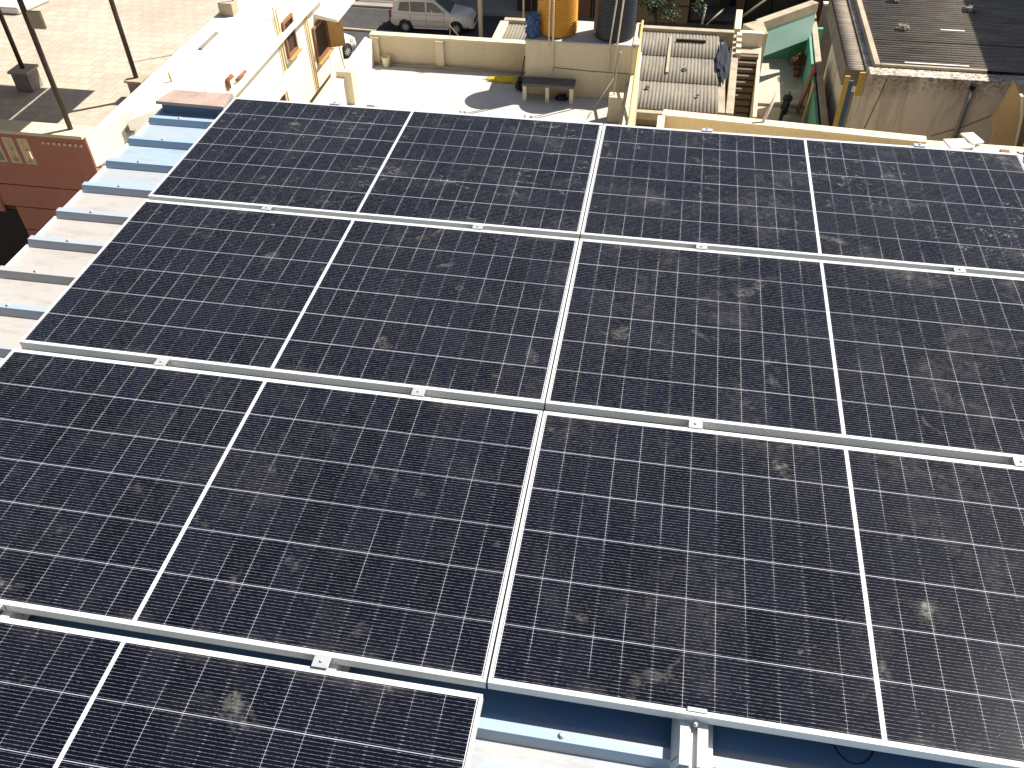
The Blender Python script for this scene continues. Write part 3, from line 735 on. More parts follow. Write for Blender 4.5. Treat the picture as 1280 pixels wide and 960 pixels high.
# cloth awning overhead (two sheets), left of the picture: throws the dark rectangle on the paving
aw = empty('awning', (-14.0, 11.5, -2.3), 'cloth awning outside the upper left corner shading the paving', 'awning')
MB().box(-19, -10.68, 6.5, 13.8, -2.32, -2.30).build('cloth', M_awn, aw)
MB().box(-10.63, -9.55, 6.5, 13.85, -2.32, -2.30).build('cloth', M_awn, aw)
tag(MB().prism([(-17.6, 15.8), (-16.5, 15.8), (-16.2, 16.8), (-17.5, 17.0)], P, -6.1).build('covered_stack', M_foam, bevel=0.05), 'low white covered stack at the top left corner of the paved roof', 'stack')

# ================================================================== ASBESTOS ROOF HOUSE (middle)
ah = empty('asbestos_roof_house', (-1.8, 27, ST), 'low house under the grey corrugated roof with cream kerbs beyond the tanks', 'house')
MB().box(-6.1, 2.45, 23.3, 29.6, ST, -11.35).build('wall', M_conc_lt, ah)
def lap(x, y): return -0.045*((y-22.9)//2.2)*-1
def sheets(x0, x1, y0, y1, z, along, m, parent, n, pitch=0.125, amp=0.020):
    for i in range(n):
        a = y0 + (y1-y0)*i/n; b_ = y0 + (y1-y0)*(i+1)/n + 0.10
        MB().corr(x0, x1, a, b_, z + 0.028*i, pitch, amp, along).build('roof_sheet', m, parent)
sheets(-6.0, 2.2, 22.95, 29.15, -11.22, 'y', M_asb1, ah, 3)
MB().box(-6.15, 2.75, 29.2, 29.48, -11.6, -11.02).build('far_kerb', M_conc_lt, ah, bevel=0.02)
MB().prism([(-6.35, 22.9), (-6.02, 22.9), (-5.95, 29.19), (-6.28, 29.19)], -11.7, -11.05).build('side_kerb', M_cream_lt, ah, bevel=0.02)
MB().box(-6.0, 2.45, 22.70, 22.93, -11.5, -11.24).build('near_kerb', M_conc_lt, ah, bevel=0.02)
MB().box(-4.4, -4.2, 22.95, 29.19, -11.2, -11.05).build('ridge_cap', M_conc_lt, ah)
MB().box(0.34, 0.44, 25.6, 28.8, -11.17, -11.10).build('sheet_strip', M_conc_lt, ah)
MB().box(0.6, 1.7, 28.35, 28.45, -11.13, -11.05).build('batten', M_dark, ah)
MB().box(-0.9, 0.35, 22.0, 22.4, -12.3, -12.15).build('lower_kerb', M_conc_lt, ah)
ls = MB().corr(-1.2, 0.45, 22.42, 23.6, -12.0, 0.167, 0.026, 'y'); ls.build('lower_sheet', M_asb1, ah)
rumple('shade_net', M_net, (2.36, 26.9, -11.1), (0.22, 1.7, 0.10), 33, 'dark blue shade net heaped on the right edge of the corrugated roof', 'net')
for i, (x, y, s_) in enumerate([(1.0, 26.0, .07), (-0.2, 24.4, .06), (1.5, 24.0, .05)]):
    rumple('stone', M_conc, (x, y, -11.12), (s_*1.4, s_*1.4, s_), 40+i, ['stone lying on the middle of the grey corrugated roof', 'stone on the lower left of the grey corrugated roof', 'stone near the lower right corner of the grey corrugated roof'][i], 'stone')

# cream wall right behind the panels
cw = empty('cream_boundary_wall', (3.7, 18, ST), 'long low cream wall with pale coping just beyond the far panel edge', 'wall')
MB().prism([(0.42, 18.22), (7.25, 17.72), (7.28, 17.95), (0.44, 18.45)], ST, -9.06).build('wall', M_cream, cw)
MB().prism([(0.38, 18.16), (7.3, 17.66), (7.33, 18.0), (0.40, 18.5)], -9.06, -9.0).build('coping', M_cream_lt, cw, bevel=0.008)
MB().box(0.26, 0.46, 12.0, 18.15, ST, -9.02).build('return_wall', M_cream_lt, cw, bevel=0.008)
MB().box(0.46, 7.3, 10.0, 17.6, ST, -11.0).build('floor_block', M_cream, cw)
tag(MB().tube([(3.08, 18.2, -9.9), (3.12, 18.15, -8.95), (3.35, 18.4, -8.25)], 0.045, 8).build('lean_pipe', M_pipe_w), 'cream pipe leaning over the low wall below the motorcycle', 'pipe')

# ================================================================== STAIR + COURTYARD HOUSE
sh = empty('courtyard_house', (4.8, 32, ST), 'small house with outside steps and an open turquoise courtyard', 'house')
MB().prism([(2.46, 23.2), (2.72, 23.2), (3.05, 30.3), (2.80, 30.3)], ST, [-11.3, -11.3, -11.5, -11.5]).build('stair_wall', M_conc_lt, sh, bevel=0.015)
MB().prism([(2.80, 30.32), (3.05, 30.32), (3.15, 32.3), (2.9, 32.3)], ST, -11.3).build('stair_wall', M_cream_lt, sh, bevel=0.015)
for i in range(4):
    MB().box(2.84+0.02*i, 3.02+0.02*i, 28.0+0.55*i, 28.3+0.55*i, -11.50, -11.28).build('merlon', M_cream_lt, sh)
st = MB()
for i in range(10):
    y = 27.75 + 0.2*i; z = -13.62 + 0.175*i
    st.prism([(2.96+0.015*i, y), (3.66+0.02*i, y), (3.66+0.02*i, 29.75), (2.96+0.015*i, 29.75)], ST if i == 0 else z-0.12, z)
st.build('stairs', mat('shade_dark_steps', (0.17, 0.13, 0.095), 0.95, (0.09, 0.07, 0.05), 0.6, 2.0, fine=0.15), sh)  # step colour darkened to stand in for shade from the house
MB().box(3.06, 3.85, 29.755, 30.35, ST, -12.0).build('landing', M_conc_lt, sh)
MB().prism([(3.06, 30.36), (3.95, 30.36), (3.95, 30.6), (3.06, 30.6)], ST, -11.45).build('landing_wall', M_mould, sh)
MB().prism([(3.66, 26.0), (3.80, 26.0), (4.02, 31.9), (3.90, 31.9)], [ST]*4, [-12.75, -12.75, -11.75, -11.75]).build('rail_wall', M_cream_lt, sh)
# turquoise upper wall slanting back to the right
A, B = Vector((3.98, 31.95, 0)), Vector((6.35, 34.4, 0)); nn = Vector((B.y-A.y, -(B.x-A.x), 0)).normalized()
def slant(z0, z1, off0, off1, m, nm):
    p = [A+nn*off0, B+nn*off0, B+nn*off1, A+nn*off1]
    MB().prism([(q.x, q.y) for q in p], z0, z1).build(nm, m, sh)
slant(-13.15, -12.0, 0.0, -0.20, M_turq, 'balcony_wall')
slant(-11.99, -11.62, 0.02, -0.35, M_conc_lt, 'balcony_coping')
MB().prism([(3.95, 30.62), (4.15, 30.8), (3.97, 32.2), (3.2, 31.6)], ST, -11.6).build('corner_wall', M_conc_lt, sh)
MB().prism([(4.05, 35.1), (7.0, 35.6), (7.0, 35.8), (4.05, 35.3)], -14.5, -13.17).build('back_wall', M_green, sh)
MB().box(5.75, 6.45, 34.75, 35.45, -14.5, -13.2).build('door', mat('green_door', (0.03, 0.16, 0.06), 0.7), sh)
MB().box(3.7, 6.9, 23.0, 36.0, ST, -14.5).build('courtyard_floor', mat('pale_court_floor', (0.50, 0.44, 0.35), 0.9, (0.34, 0.29, 0.22), 0.6, 1.2), sh)
MB().box(3.95, 6.2, 30.55, 30.75, -14.5, -14.38).build('floor_step', M_conc_lt, sh)
# slim wall right of the courtyard
MB().prism([(6.18, 25.6), (6.42, 25.6), (6.75, 37.4), (6.50, 37.4)], ST, -13.0).build('side_wall', M_conc_lt, sh, bevel=0.015)
MB().prism([(6.00, 26.3), (6.10, 26.3), (6.40, 35.0), (6.30, 35.0)], -14.5, -13.05).build('green_wall', M_green, sh)
tag(MB().slab([(5.80, 29.9, -14.4), (5.78, 30.3, -14.4), (6.16, 30.9, -12.75), (6.18, 30.5, -12.75)], (0.09, 0.02, 0)).build('leaning_board', M_redpl), 'red brown board leaning against the slim courtyard wall', 'board')
tag(MB().slab([(5.86, 28.7, -14.4), (5.85, 28.95, -14.4), (6.08, 29.5, -12.9), (6.09, 29.3, -12.9)], (0.06, 0.02, 0)).build('leaning_board', M_woodlt), 'narrow yellow board leaning in front of the red brown board', 'board')
# dry potted plant
pp = empty('potted_plant', (6.0, 33.6, -14.5), 'dry brown potted plant in front of the green wall', 'plant')
b = local(); b.lathe([(0.14, 0), (0.2, 0.3), (0.22, 0.32)], 20); b.build('pot', M_redpl, pp)
b = local(); rnd = random.Random(5)
for i in range(420):
    a, e, r_ = rnd.uniform(0, 6.28), rnd.uniform(-0.5, 1.5), rnd.uniform(0.15, 0.42)
    c = Vector((r_*math.cos(a)*math.cos(e), r_*math.sin(a)*math.cos(e), 0.6 + r_*math.sin(e)))
    u_ = Vector((rnd.gauss(0,1), rnd.gauss(0,1), rnd.gauss(0,1))).normalized(); w_ = u_.orthogonal().normalized()
    q = [b.bm.verts.new(c + u_*0.07), b.bm.verts.new(c + w_*0.03), b.bm.verts.new(c - u_*0.07), b.bm.verts.new(c - w_*0.03)]
    b.bm.faces.new(q)
b.build('foliage', M_leafdry, pp, recalc=False)
# motorcycle
mo = empty('motorcycle', (5.25, 29.6, -14.5), 'black motorcycle parked in the shade at the courtyard front', 'motorcycle', rotz=R(75))
def wheel_at(y, r, parent, x=0):
    w = local(); w.lathe([(r*0.78, -0.05), (r, -0.035), (r, 0.035), (r*0.78, 0.05)], 28, (x, 0, r), 'y'); 
    return w
for x in (-0.62, 0.62):
    w = wheel_at(0, 0.30, mo, x).build('wheel', M_black, mo)
b = local(); b.lathe([(0.01, -0.2), (0.13, -0.15), (0.15, 0.0), (0.13, 0.15), (0.01, 0.2)], 16, (0.15, 0, 0.78), 'y'); b.build('fuel_tank', M_black, mo, smooth=True)
b = local(); b.hexa([(-0.65,-0.12,0.70),(0.02,-0.12,0.70),(0.02,0.12,0.70),(-0.65,0.12,0.70),(-0.7,-0.10,0.80),(0.02,-0.12,0.78),(0.02,0.12,0.78),(-0.7,0.10,0.80)]); b.build('seat', M_black, mo, bevel=0.02)
b = local(); b.box(-0.25, 0.2, -0.12, 0.12, 0.25, 0.62); b.tube([(0.62,0,0.3),(0.42,0,0.95)], 0.03, 8); b.tube([(-0.62,0,0.3),(-0.3,0,0.68)], 0.025, 8); b.build('frame', M_tank_k, mo)
b = local(); b.tube([(0.30,-0.36,1.02),(0.42,-0.2,0.98),(0.42,0.2,0.98),(0.30,0.36,1.02)], 0.016, 8); b.build('handlebar', M_rim, mo)
for s_ in (-1, 1):
    b = local(); b.tube([(0.4, 0.25*s_, 1.0), (0.38, 0.34*s_, 1.2)], 0.008, 6); b.lathe([(0.06, -0.01), (0.07, 0.0), (0.06, 0.01)], 16, (0.38, 0.36*s_, 1.24), 'y'); b.build('mirror', M_rim, mo)

# ================================================================== RIGHT HOUSE with mouldy wall
rh = empty('mouldy_house', (9.5, 28, ST), 'old house with mould stained wall and large corrugated roof at the right', 'house')
MB().box(6.86, 26, 24.0, 32.0, ST, -10.14).build('wall', M_mould, rh)
MB().box(6.84, 26, 23.94, 24.5, -10.14, -10.0).build('eave_ledge', M_mould, rh, bevel=0.02)
MB().corr(7.2, 26, 24.62, 32.1, -9.98, 0.19, 0.030, 'x').build('roof_sheet', M_asb2, rh)
MB().slab([(8.02, 24.9, -9.945), (8.05, 24.9, -9.945), (7.98, 27.4, -9.945), (7.95, 27.4, -9.945)], (0, 0, 0.008)).build('sheet_gap', M_dark, rh)
MB().slab([(7.93, 27.5, -9.945), (7.97, 27.5, -9.945), (8.00, 31.9, -9.945), (7.96, 31.9, -9.945)], (0, 0, 0.008)).build('sheet_gap', M_dark, rh)
MB().slab([(7.2, 26.65, -9.945), (14, 26.65, -9.945), (14, 26.68, -9.945), (7.2, 26.68, -9.945)], (0, 0, 0.007)).build('sheet_gap', M_dark, rh)
MB().box(7.02, 7.2, 24.5, 32.1, -10.14, -9.90).build('roof_kerb', M_conc_lt, rh, bevel=0.015)
MB().box(7.21, 10.5, 24.5, 24.62, -9.999, -9.90).build('roof_kerb', M_conc_lt, rh, bevel=0.015)
# lean-to on its left
MB().box(6.28, 6.85, 25.2, 31.5, -11.0, -10.32).build('lean_to_wall', M_conc, rh)
MB().corr(6.30, 6.86, 24.7, 31.7, -10.26, 0.19, 0.028, 'x').build('lean_to_sheet', M_asb2, rh)
MB().tube([(10.02, 23.93, -10.25), (10.05, 23.93, -12.6)], 0.075, 12).build('wall_pipe', M_pipe_g, rh)
MB().tube([(10.02, 23.85, -10.22), (10.02, 23.95, -10.22)], 0.085, 12).build('pipe_mouth', M_black, rh)
MB().tube([(7.42, 23.99, -10.1), (7.15, 23.985, -11.9)], 0.012, 6).build('wall_cable', M_black, rh)
MB().tube([(11.3, 23.97, -10.9), (10.2, 23.97, -11.6), (9.3, 23.97, -12.0)], 0.010, 6).build('wall_cable', M_black, rh)
# rubbish and stones on that roof
for i, (x, y, s_, lab) in enumerate([(8.35, 30.2, .16, 'dark stone at the far end of the right house roof joint'), (8.3, 27.6, .15, 'dark stone on the middle of the right house roof joint'), (10.9, 29.6, .17, 'round grey stone on the shaded edge of the right house roof')]):
    rumple('roof_stone', M_conc, (x, y, -9.88), (s_*1.5, s_, s_*0.8), 60+i, lab, 'stone')
tag(MB().box(8.0, 10.0, 24.78, 24.86, -9.955, -9.92).build('white_batten', M_foam), 'white batten lying along the eave of the right house roof', 'batten')
tag(MB().box(9.6, 10.4, 27.7, 27.78, -9.955, -9.92).build('white_batten', M_foam), 'short white batten in the middle of the right house roof', 'batten')
# coloured boards at the lean-to front
for i, (x0, x1, m, z1, lab, nm) in enumerate([(6.20, 6.36, M_yel, -10.35, 'left yellow board standing at the side of the mouldy house', 'yellow_board'), (6.37, 6.50, M_bluep, -10.5, 'blue board standing between yellow boards beside the mouldy house', 'blue_board'),
                            (6.51, 6.62, M_conc, -10.9, 'grey board standing right of the blue board', 'grey_board'), (6.63, 6.84, M_yel, -10.2, 'right yellow board hanging high at the mouldy house corner', 'yellow_board')]):
    zb = -12.7 if m is not M_yel or i == 0 else -10.9
    tag(MB().hexa([(x0-0.02,24.25,zb),(x1-0.02,24.25,zb),(x1-0.02,24.31,zb),(x0-0.02,24.31,zb),(x0,24.45,z1),(x1,24.45,z1),(x1,24.51,z1),(x0,24.51,z1)]).build(nm, m), lab, 'board')
rumple('rubbish_heap', mat('mixed_rubbish', (0.12, 0.15, 0.2), 0.8, (0.4, 0.35, 0.3), 0.9, 8), (6.0, 24.3, -12.6), (0.3, 0.5, 0.3), 71, 'blue and grey rubbish heap at the near end of the slim wall', 'rubbish')
rumple('rubbish_heap', mat('dark_rubbish', (0.05, 0.045, 0.05), 0.8, (0.3, 0.1, 0.05), 0.9, 8), (5.5, 24.6, -12.9), (0.35, 0.5, 0.3), 74, 'dark rubbish heap left of the blue one below the courtyard', 'rubbish')

# tan wall end + debris + bamboo by the far right corner
tw = empty('tan_wall_end', (9.95, 20, ST), 'tan painted wall end with pale edge at the right border of the photo', 'wall')
MB().slab([(9.72, 20.0, -8.28), (9.62, 20.0, -9.1), (9.50, 20.0, -9.42), (9.70, 20.0, -9.7), (9.80, 20.0, -10.5), (10.42, 20.0, -10.5), (10.22, 20.0, -9.3), (10.0, 20.0, -8.65)], (0, 0.16, 0)).build('wall', M_tan, tw)
MB().slab([(10.01, 19.99, -8.65), (10.225, 19.99, -9.3), (10.43, 19.99, -10.5), (10.50, 19.99, -10.5), (10.30, 19.99, -9.3), (10.09, 19.99, -8.65)], (0, 0.17, 0)).build('pale_edge', M_cream_lt, tw)
MB().box(10.55, 16, 20.1, 20.6, ST, -8.5).build('side_block', M_brown, tw)
ds = empty('roof_slab', (9.0, 17, ST), 'cream roof slab carrying the broken white boards beyond the panels', 'roof slab')
MB().box(7.4, 13, 12.0, 18.4, ST, -9.32).build('slab', M_cream_lt, ds)
rnd = random.Random(11)
brd = [(8.2, 17.7, 1.0, 0.7, 10, -4), (8.75, 17.5, 0.7, 0.6, -20, 6), (9.15, 17.3, 0.9, 0.45, -12, 3), (8.45, 17.95, 0.45, 0.5, 35, 8), (7.95, 17.4, 0.6, 0.5, 20, 2)]
for i, (x, y, a, b_, rz_, t_) in enumerate(brd):
    m = MB(); m.local = True; w = 0.05
    m.hexa([(-a/2,-b_/2,0),(a/2*0.9,-b_/2,0),(a/2,b_/2*0.8,0),(-a/2*0.85,b_/2,0),(-a/2,-b_/2,w),(a/2*0.9,-b_/2,w),(a/2,b_/2*0.8,w),(-a/2*0.85,b_/2,w)])
    o = m.build('broken_board', M_foam, None, bevel=0.01); o.location = (x, y, -9.24+0.09*i); o.rotation_euler = (R(t_), R(t_*0.7), R(rz_))
    tag(o, ['lowest broad white board in the broken pile beyond the right panel', 'second white board up in the broken pile beyond the right panel', 'white board at the right end of the broken pile, tilted', 'small upright looking white board at the back of the broken pile', 'topmost white board at the left of the broken pile'][i], 'board', 'broken white boards')
tag(MB().box(8.98, 9.2, 17.1, 17.3, -8.98, -8.86).build('red_brick', M_redpl), 'small red brown brick on the white board pile', 'brick')
for i in range(12):
    x = 9.75 + 0.07*(i % 6); z = -9.26 + 0.09*(i//6)
    a = rnd.uniform(-0.25, 0.25)
    tag(MB().tube([(x, 16.3+rnd.uniform(-.2, .2), z), (x+a+0.3, 18.2, z+rnd.uniform(0, 0.4))], 0.032, 8).build('bamboo_pole', M_bamboo),
        'dry bamboo pole in the heap at the right edge beyond the panels', 'bamboo pole', 'bamboo poles in the heap')

# tall neighbour outside the frame to the right (throws the big shadow on the right roof)
nb = empty('tall_neighbour_house', (20, 28, ST), 'tall house outside the right edge shading the corrugated roof', 'house')
MB().prism([(15.0, 21.0), (17.4, 60), (32, 60), (32, 21.0)], ST, -3.4).build('wall', M_brown, nb)
MB().prism([(14.75, 20.9), (17.2, 60.2), (32.2, 60.2), (32.2, 20.9)], -3.4, -3.1).build('roof', M_conc, nb)

# ================================================================== STREET: car, trees, facades
def make_mpv(loc, rotz, paint, label, cat='car'):
    root = empty('parked_car', loc, label, cat, rotz=rotz)
    L = 4.55; W = 0.875
    # stations: x, belt z, bottom z, half width
    stn = [(0.00, 0.80, 0.55, 0.70), (0.04, 0.98, 0.42, 0.80), (0.25, 1.06, 0.30, 0.86), (0.9, 1.05, 0.28, W), (2.0, 1.02, 0.28, W), (3.0, 1.00, 0.28, W),
           (3.35, 0.99, 0.28, 0.87), (3.75, 0.95, 0.29, 0.86), (4.15, 0.87, 0.30, 0.82), (4.40, 0.74, 0.33, 0.74), (4.52, 0.62, 0.36, 0.62)]
    b = local(); rings = []
    for x, zb, z0, w in stn:
        half = [(0, z0), (w*0.86, z0), (w*0.98, z0+0.10), (w, z0+(zb-z0)*0.5), (w*0.985, zb-0.10), (w*0.93, zb-0.01), (w*0.6, zb+0.035), (0, zb+0.05)]
        ring = [b.bm.verts.new((x, y, z)) for y, z in half] + [b.bm.verts.new((x, -y, z)) for y, z in half[-2:0:-1]]
        rings.append(ring)
    for a, c in zip(rings, rings[1:]):
        n = len(a)
        for i in range(n): b.bm.faces.new((a[i], a[(i+1)%n], c[(i+1)%n], c[i]))
    b.bm.faces.new(rings[0][::-1]); b.bm.faces.new(rings[-1])
    body = b.build('body', paint, root, smooth=True)
    # cabin
    g = local(); cs = [(0.10, 1.02, 0.80, 1.03, 0.80), (0.32, 1.03, 0.83, 1.66, 0.66), (0.8, 1.03, 0.84, 1.745, 0.68), (1.9, 1.01, 0.84, 1.755, 0.69), (2.45, 1.0, 0.84, 1.68, 0.66), (3.35, 0.99, 0.80, 1.02, 0.76)]
    rings = []
    for x, z0, w0, z1, w1 in cs:
        pr_ = [(w0, z0), (w1+0.02, z1-0.07), (w1-0.05, z1-0.01), (0, z1+0.02)]
        rings.append([g.bm.verts.new((x, y, z)) for y, z in pr_] + [g.bm.verts.new((x, -y, z)) for y, z in pr_[-2::-1]])
    for a, c in zip(rings, rings[1:]):
        for i in range(len(a)-1): g.bm.faces.new((a[i], a[i+1], c[i+1], c[i]))
    g.bm.faces.new(rings[0]); 
    g.build('roof', paint, root, smooth=False)
    # side windows (quads proud of the cabin sides), following its slope
    def side_y(x, z):
        for (xa, z0a, w0a, z1a, w1a), (xb, z0b, w0b, z1b, w1b) in zip(cs, cs[1:]):
            if xa <= x <= xb:
                t = (x-xa)/(xb-xa); z0 = z0a+(z0b-z0a)*t; w0 = w0a+(w0b-w0a)*t; z1 = z1a+(z1b-z1a)*t-0.07; w1 = w1a+(w1b-w1a)*t+0.02
                f = (z-z0)/(max(z1-z0, 0.01)); return w0+(w1-w0)*f
        return 0.8
    wins = [[(0.50,1.14),(1.12,1.12),(1.12,1.58),(0.62,1.55)], [(1.18,1.12),(1.98,1.11),(1.98,1.60),(1.18,1.59)], [(2.06,1.11),(3.02,1.09),(2.60,1.45),(2.38,1.58),(2.06,1.60)]]
    for s_ in (-1, 1):
        for w in wins:
            q = local(); q.slab([(x, s_*(side_y(x, z)+0.006), z) for x, z in w], (0, s_*0.006, 0)); q.build('side_window', M_glass, root)
    q = local(); q.slab([(2.52, -0.60, 1.655), (3.30, -0.70, 1.075), (3.30, 0.70, 1.075), (2.52, 0.60, 1.655)], (0.012, 0, 0.016)); q.build('windscreen', M_wind, root)
    q = local(); q.slab([(0.14, -0.66, 1.12), (0.30, -0.58, 1.58), (0.30, 0.58, 1.58), (0.14, 0.66, 1.12)], (-0.014, 0, 0.004)); q.build('rear_window', M_glass, root)
    for x in (0.86, 3.62):
        for s_ in (-1, 1):
            a = local(); a.lathe([(0.37, 0), (0.37, 0.012)], 32, (x, s_*0.868-0.006, 0.36), 'y'); a.build('wheel_arch', M_black, root)
            w = local(); w.lathe([(0.20, -0.09), (0.31, -0.09), (0.325, -0.06), (0.325, 0.06), (0.31, 0.09), (0.20, 0.09)], 32, (x, s_*0.83, 0.325), 'y')
            wo = w.build('tyre', M_black, root)
            r_ = local(); yf = s_*0.925
            r_.lathe([(0.215, -0.004), (0.215, 0.004)], 32, (x, s_*0.915, 0.325), 'y')
            r_.build('rim', mat('rim_shadow', (0.12, 0.12, 0.12), 0.5, bump=0), root)
            sp_ = local()
            for k in range(9):
                an = 2*math.pi*k/9; dx, dz = math.cos(an), math.sin(an); px, pz = -dz*0.022, dx*0.022
                sp_.slab([(x+px+dx*0.02, yf, 0.325+pz+dz*0.02), (x+px+dx*0.205, yf, 0.325+pz+dz*0.205), (x-px+dx*0.205, yf, 0.325-pz+dz*0.205), (x-px+dx*0.02, yf, 0.325-pz+dz*0.02)], (0, s_*0.008, 0))
            sp_.lathe([(0.05, -0.002), (0.05, 0.012)], 16, (x, yf, 0.325), 'y')
            sp_.build('spokes', M_rim, root)
    for s_ in (-1, 1):
        h_ = local(); h_.hexa([(4.02, s_*0.60, 0.66), (4.36, s_*0.50, 0.62), (4.20, s_*0.825, 0.66), (3.98, s_*0.85, 0.70), (4.02, s_*0.60, 0.86), (4.38, s_*0.50, 0.78), (4.22, s_*0.83, 0.80), (3.98, s_*0.85, 0.86)]); h_.build('headlight', M_lamp, root)
        t_ = local(); t_.box(-0.015, 0.10, s_*0.74-0.07, s_*0.74+0.07, 0.72, 1.10); t_.build('tail_light', M_taill, root)
        m_ = local(); m_.hexa([(2.86, s_*0.86, 1.06), (2.98, s_*0.86, 1.06), (2.98, s_*1.06, 1.08), (2.88, s_*1.06, 1.08), (2.86, s_*0.86, 1.20), (2.98, s_*0.86, 1.18), (2.98, s_*1.06, 1.22), (2.88, s_*1.06, 1.24)]); m_.build('mirror', paint, root, bevel=0.02)
        for x in (1.30, 2.10):
            d_ = local(); d_.box(x, x+0.16, s_*0.882-0.012, s_*0.882+0.012, 0.90, 0.93); d_.build('door_handle', paint, root)
        for x in (1.15, 2.02, 2.98):
            d_ = local(); d_.box(x, x+0.010, s_*0.875-0.004, s_*0.875+0.004, 0.40, 1.0); d_.build('door_seam', M_black, root)
        c_ = local(); c_.box(1.3, 3.2, s_*0.872-0.016, s_*0.872+0.016, 0.26, 0.33); c_.build('side_sill', M_trim, root)
        c_ = local(); c_.box(0.5, 3.1, s_*0.874-0.006, s_*0.874+0.006, 0.655, 0.67); c_.build('crease', mat('crease_shadow', (0.2,0.17,0.14), 0.5, bump=0), root)
    q = local(); q.box(4.46, 4.54, -0.35, 0.35, 0.46, 0.64); q.build('grille', M_black, root)
    q = local(); q.hexa([(4.30,-0.80,0.30),(4.56,-0.60,0.30),(4.56,0.60,0.30),(4.30,0.80,0.30),(4.30,-0.80,0.48),(4.56,-0.60,0.46),(4.56,0.60,0.46),(4.30,0.80,0.48)]); q.build('bumper', paint, root, bevel=0.03)
    return root
make_mpv((-14.55, 41.35, ST+0.004), R(1.5), M_carp, 'beige people carrier parked on the street, its bonnet in the sun')
make_mpv((-18.3, 34.2, ST+0.004), R(62), M_carw, 'white car half hidden behind the left terrace parapet')

tag(MB().tube([(-9.35, 39.6, ST), (-9.35, 39.6, ST+8.5)], 0.12, 12).build('utility_pole', M_pipe_w), 'pale concrete utility pole on the street right of the beige car', 'utility pole')
tag(MB().tube([(-7.0, 39.0, ST), (-7.0, 39.0, ST+8.5)], 0.045, 8).build('thin_mast', M_pipe_w), 'thin pale mast behind the blue jeans and yellow tank', 'mast')

# gate and pillars behind the car
gt = empty('iron_gate', (-15.8, 45.0, ST+0.12), 'dark iron gate between brown pillars behind the parked car', 'gate')
for x in (-17.9, -16.9, -13.2):
    MB().box(x-0.22, x+0.22, 44.8, 45.2, ST+0.12, ST+2.3).build('pillar', M_brown, gt, bevel=0.02)
gb = MB()
for i in range(22):
    x = -16.6 + 0.15*i; gb.tube([(x, 45, ST+0.15), (x, 45, ST+2.0)], 0.018, 6)
for z in (0.3, 1.1, 1.9): gb.box(-16.68, -13.42, 44.97, 45.03, ST+z, ST+z+0.05)
gb.build('grille', M_pole, gt)
rh2 = empty('street_house', (-16, 50, ST), 'dim brown house behind the iron gate at the photo top', 'house')
MB().box(-30, -11.5, 49.5, 60, ST, ST+7).build('wall', M_brown, rh2)
MB().box(-30.3, -11.2, 49.2, 60.3, ST+7, ST+7.2).build('roof', M_conc, rh2)

# facade row beyond the tanks
fr_ = empty('dark_brown_house', (-2, 47, ST), 'dark brown timber fronted house behind the tanks and small tree', 'house')
MB().box(-8.2, 3.3, 44.0, 56, ST, ST+9.5).build('wall', M_dkbrown, fr_)
MB().box(-8.5, 3.6, 43.6, 56.3, ST+9.5, ST+9.7).build('roof', M_conc, fr_)
MB().box(-1.6, 1.2, 43.85, 43.998, ST, ST+6).build('brown_panel', mat('tan_brown_front', (0.42, 0.28, 0.14), 0.8, (0.3, 0.2, 0.1), 0.5, 1.5), fr_)
for z in (0.9, 1.7, 2.5): MB().box(-1.62, 1.22, 43.82, 43.849, ST+z, ST+z+0.05).build('rail', M_dkbrown, fr_)
for i in range(6):
    x = -7.4 + 0.85*i
    MB().box(x, x+0.06, 43.9, 43.998, ST, ST+3.5).build('door_jamb', M_brown, fr_)
MB().box(-5.0, -4.1, 43.93, 43.995, ST, ST+2.4).build('door', M_wood, fr_)
MB().box(-3.2, -2.4, 43.93, 43.995, ST, ST+2.4).build('door', M_wood, fr_)
for i in range(10):
    x = 1.9+0.09*i; MB().box(x, x+0.03, 43.93, 43.995, ST+0.9, ST+2.4).build('window_bar', M_conc, fr_)
tag(MB().corr(1.3, 3.6, 41.0, 43.0, ST+1.35, 0.2, 0.02, 'y').build('tin_sheet', M_tin), 'grey tin sheet lying below the dark house front', 'tin sheet')
tag(MB().tube([(1.9, 40.6, ST+1.3), (1.95, 40.7, ST+2.1)], 0.05, 8).build('white_post', M_foam), 'short white post standing on the tin sheet', 'post')
tag(MB().tube([(2.1, 40.4, ST+1.35), (2.9, 41.2, ST+1.9)], 0.04, 8).build('slanting_bar', M_conc_lt), 'pale bar slanting beside the short white post', 'bar')
sh3 = empty('shutter_shop', (6.5, 47, ST), 'dark shop front with two posters on its green shutters', 'shop')
MB().box(4.1, 11, 44.6, 55, ST, ST+9.5).build('wall', M_dkbrown, sh3)
MB().box(3.65, 4.08, 44.0, 44.6, ST, ST+7).build('pillar', M_brown, sh3)
for x in (4.2, 5.6):
    MB().box(x, x+1.3, 44.5, 44.598, ST, ST+3.4).build('shutter', M_shut, sh3)
MB().box(4.75, 5.25, 44.47, 44.498, ST+1.55, ST+2.1).build('poster', M_poster2, sh3)
MB().box(6.05, 6.75, 44.47, 44.498, ST+1.5, ST+2.05).build('poster', M_poster, sh3)
MB().box(7.3, 8.6, 44.3, 44.598, ST, ST+4).build('pier', M_redpl, sh3)
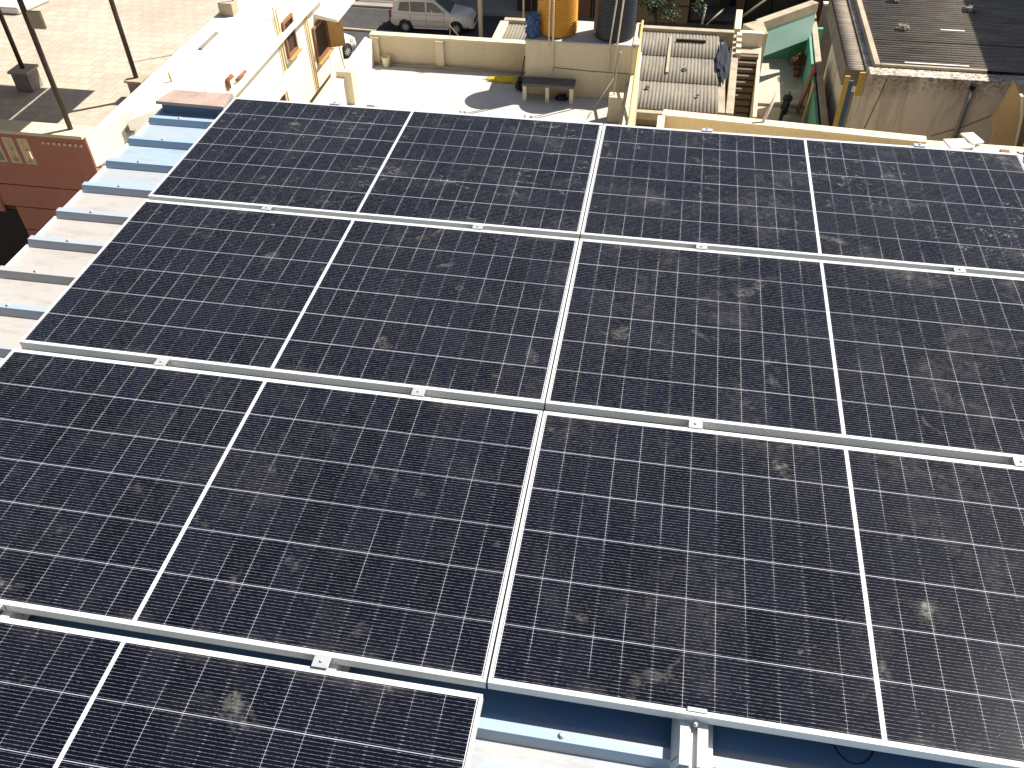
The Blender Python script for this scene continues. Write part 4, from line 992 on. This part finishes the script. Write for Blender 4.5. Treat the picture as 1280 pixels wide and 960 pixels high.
tag(MB().tube([(3.15, 33.0, -11.9), (4.6, 34.5, -11.3), (6.6, 36.8, -10.7)], 0.05, 8).build('guy_pipe', M_conc_lt), 'pale pipe slanting over the courtyard house wall to the upper right', 'pipe')
dt = empty('garden_wall', (9, 38, ST), 'grey brown wall beyond the courtyard and alley', 'wall')
MB().box(6.9, 8.2, 36.3, 36.5, ST, -12.4).build('wall', M_conc, dt)
MB().box(6.88, 8.22, 36.26, 36.54, -12.4, -12.32).build('coping', M_foam, dt)

# tree in front of the brown panel
def tree(loc, h, label, seed):
    rnd = random.Random(seed)
    root = empty('leafy_tree', loc, label, 'tree')
    t = local(); t.tube([(0,0,0), (0.06,0.02,h*0.3), (-0.03,0.05,h*0.55), (0.05,0,h*0.8)], [0.10, 0.08, 0.06, 0.03], 10)
    for k in range(7):
        a = rnd.uniform(0, 6.28); z = h*rnd.uniform(0.4, 0.75)
        t.tube([(0.0, 0.03, z), (0.45*math.cos(a), 0.45*math.sin(a), z+0.35), (0.9*math.cos(a), 0.9*math.sin(a), z+0.8)], [0.04, 0.025, 0.012], 6)
    t.build('trunk', M_bark, root)
    b = local(); cl = [(rnd.gauss(0, 0.62), rnd.gauss(0, 0.5), h*0.72 + rnd.gauss(0, 0.55), rnd.uniform(0.3, 0.55)) for _ in range(26)]
    for cx, cy, cz, cr in cl:
        for _ in range(170):
            d = Vector((rnd.gauss(0,1), rnd.gauss(0,1), rnd.gauss(0,1))).normalized()*cr*rnd.uniform(0.4, 1.05)
            c = Vector((cx, cy, cz)) + d; u_ = Vector((rnd.gauss(0,1), rnd.gauss(0,1), rnd.gauss(0,.6))).normalized(); w_ = u_.orthogonal().normalized()
            s_ = rnd.uniform(0.03, 0.06)
            b.bm.faces.new([b.bm.verts.new(c+u_*s_*1.6), b.bm.verts.new(c+w_*s_*0.6), b.bm.verts.new(c-u_*s_*1.2), b.bm.verts.new(c-w_*s_*0.6)])
    b.build('crown', M_leaf, root, recalc=False)
tree((-0.5, 41.3, ST), 3.3, 'small dark green tree in front of the brown house wall', 4)
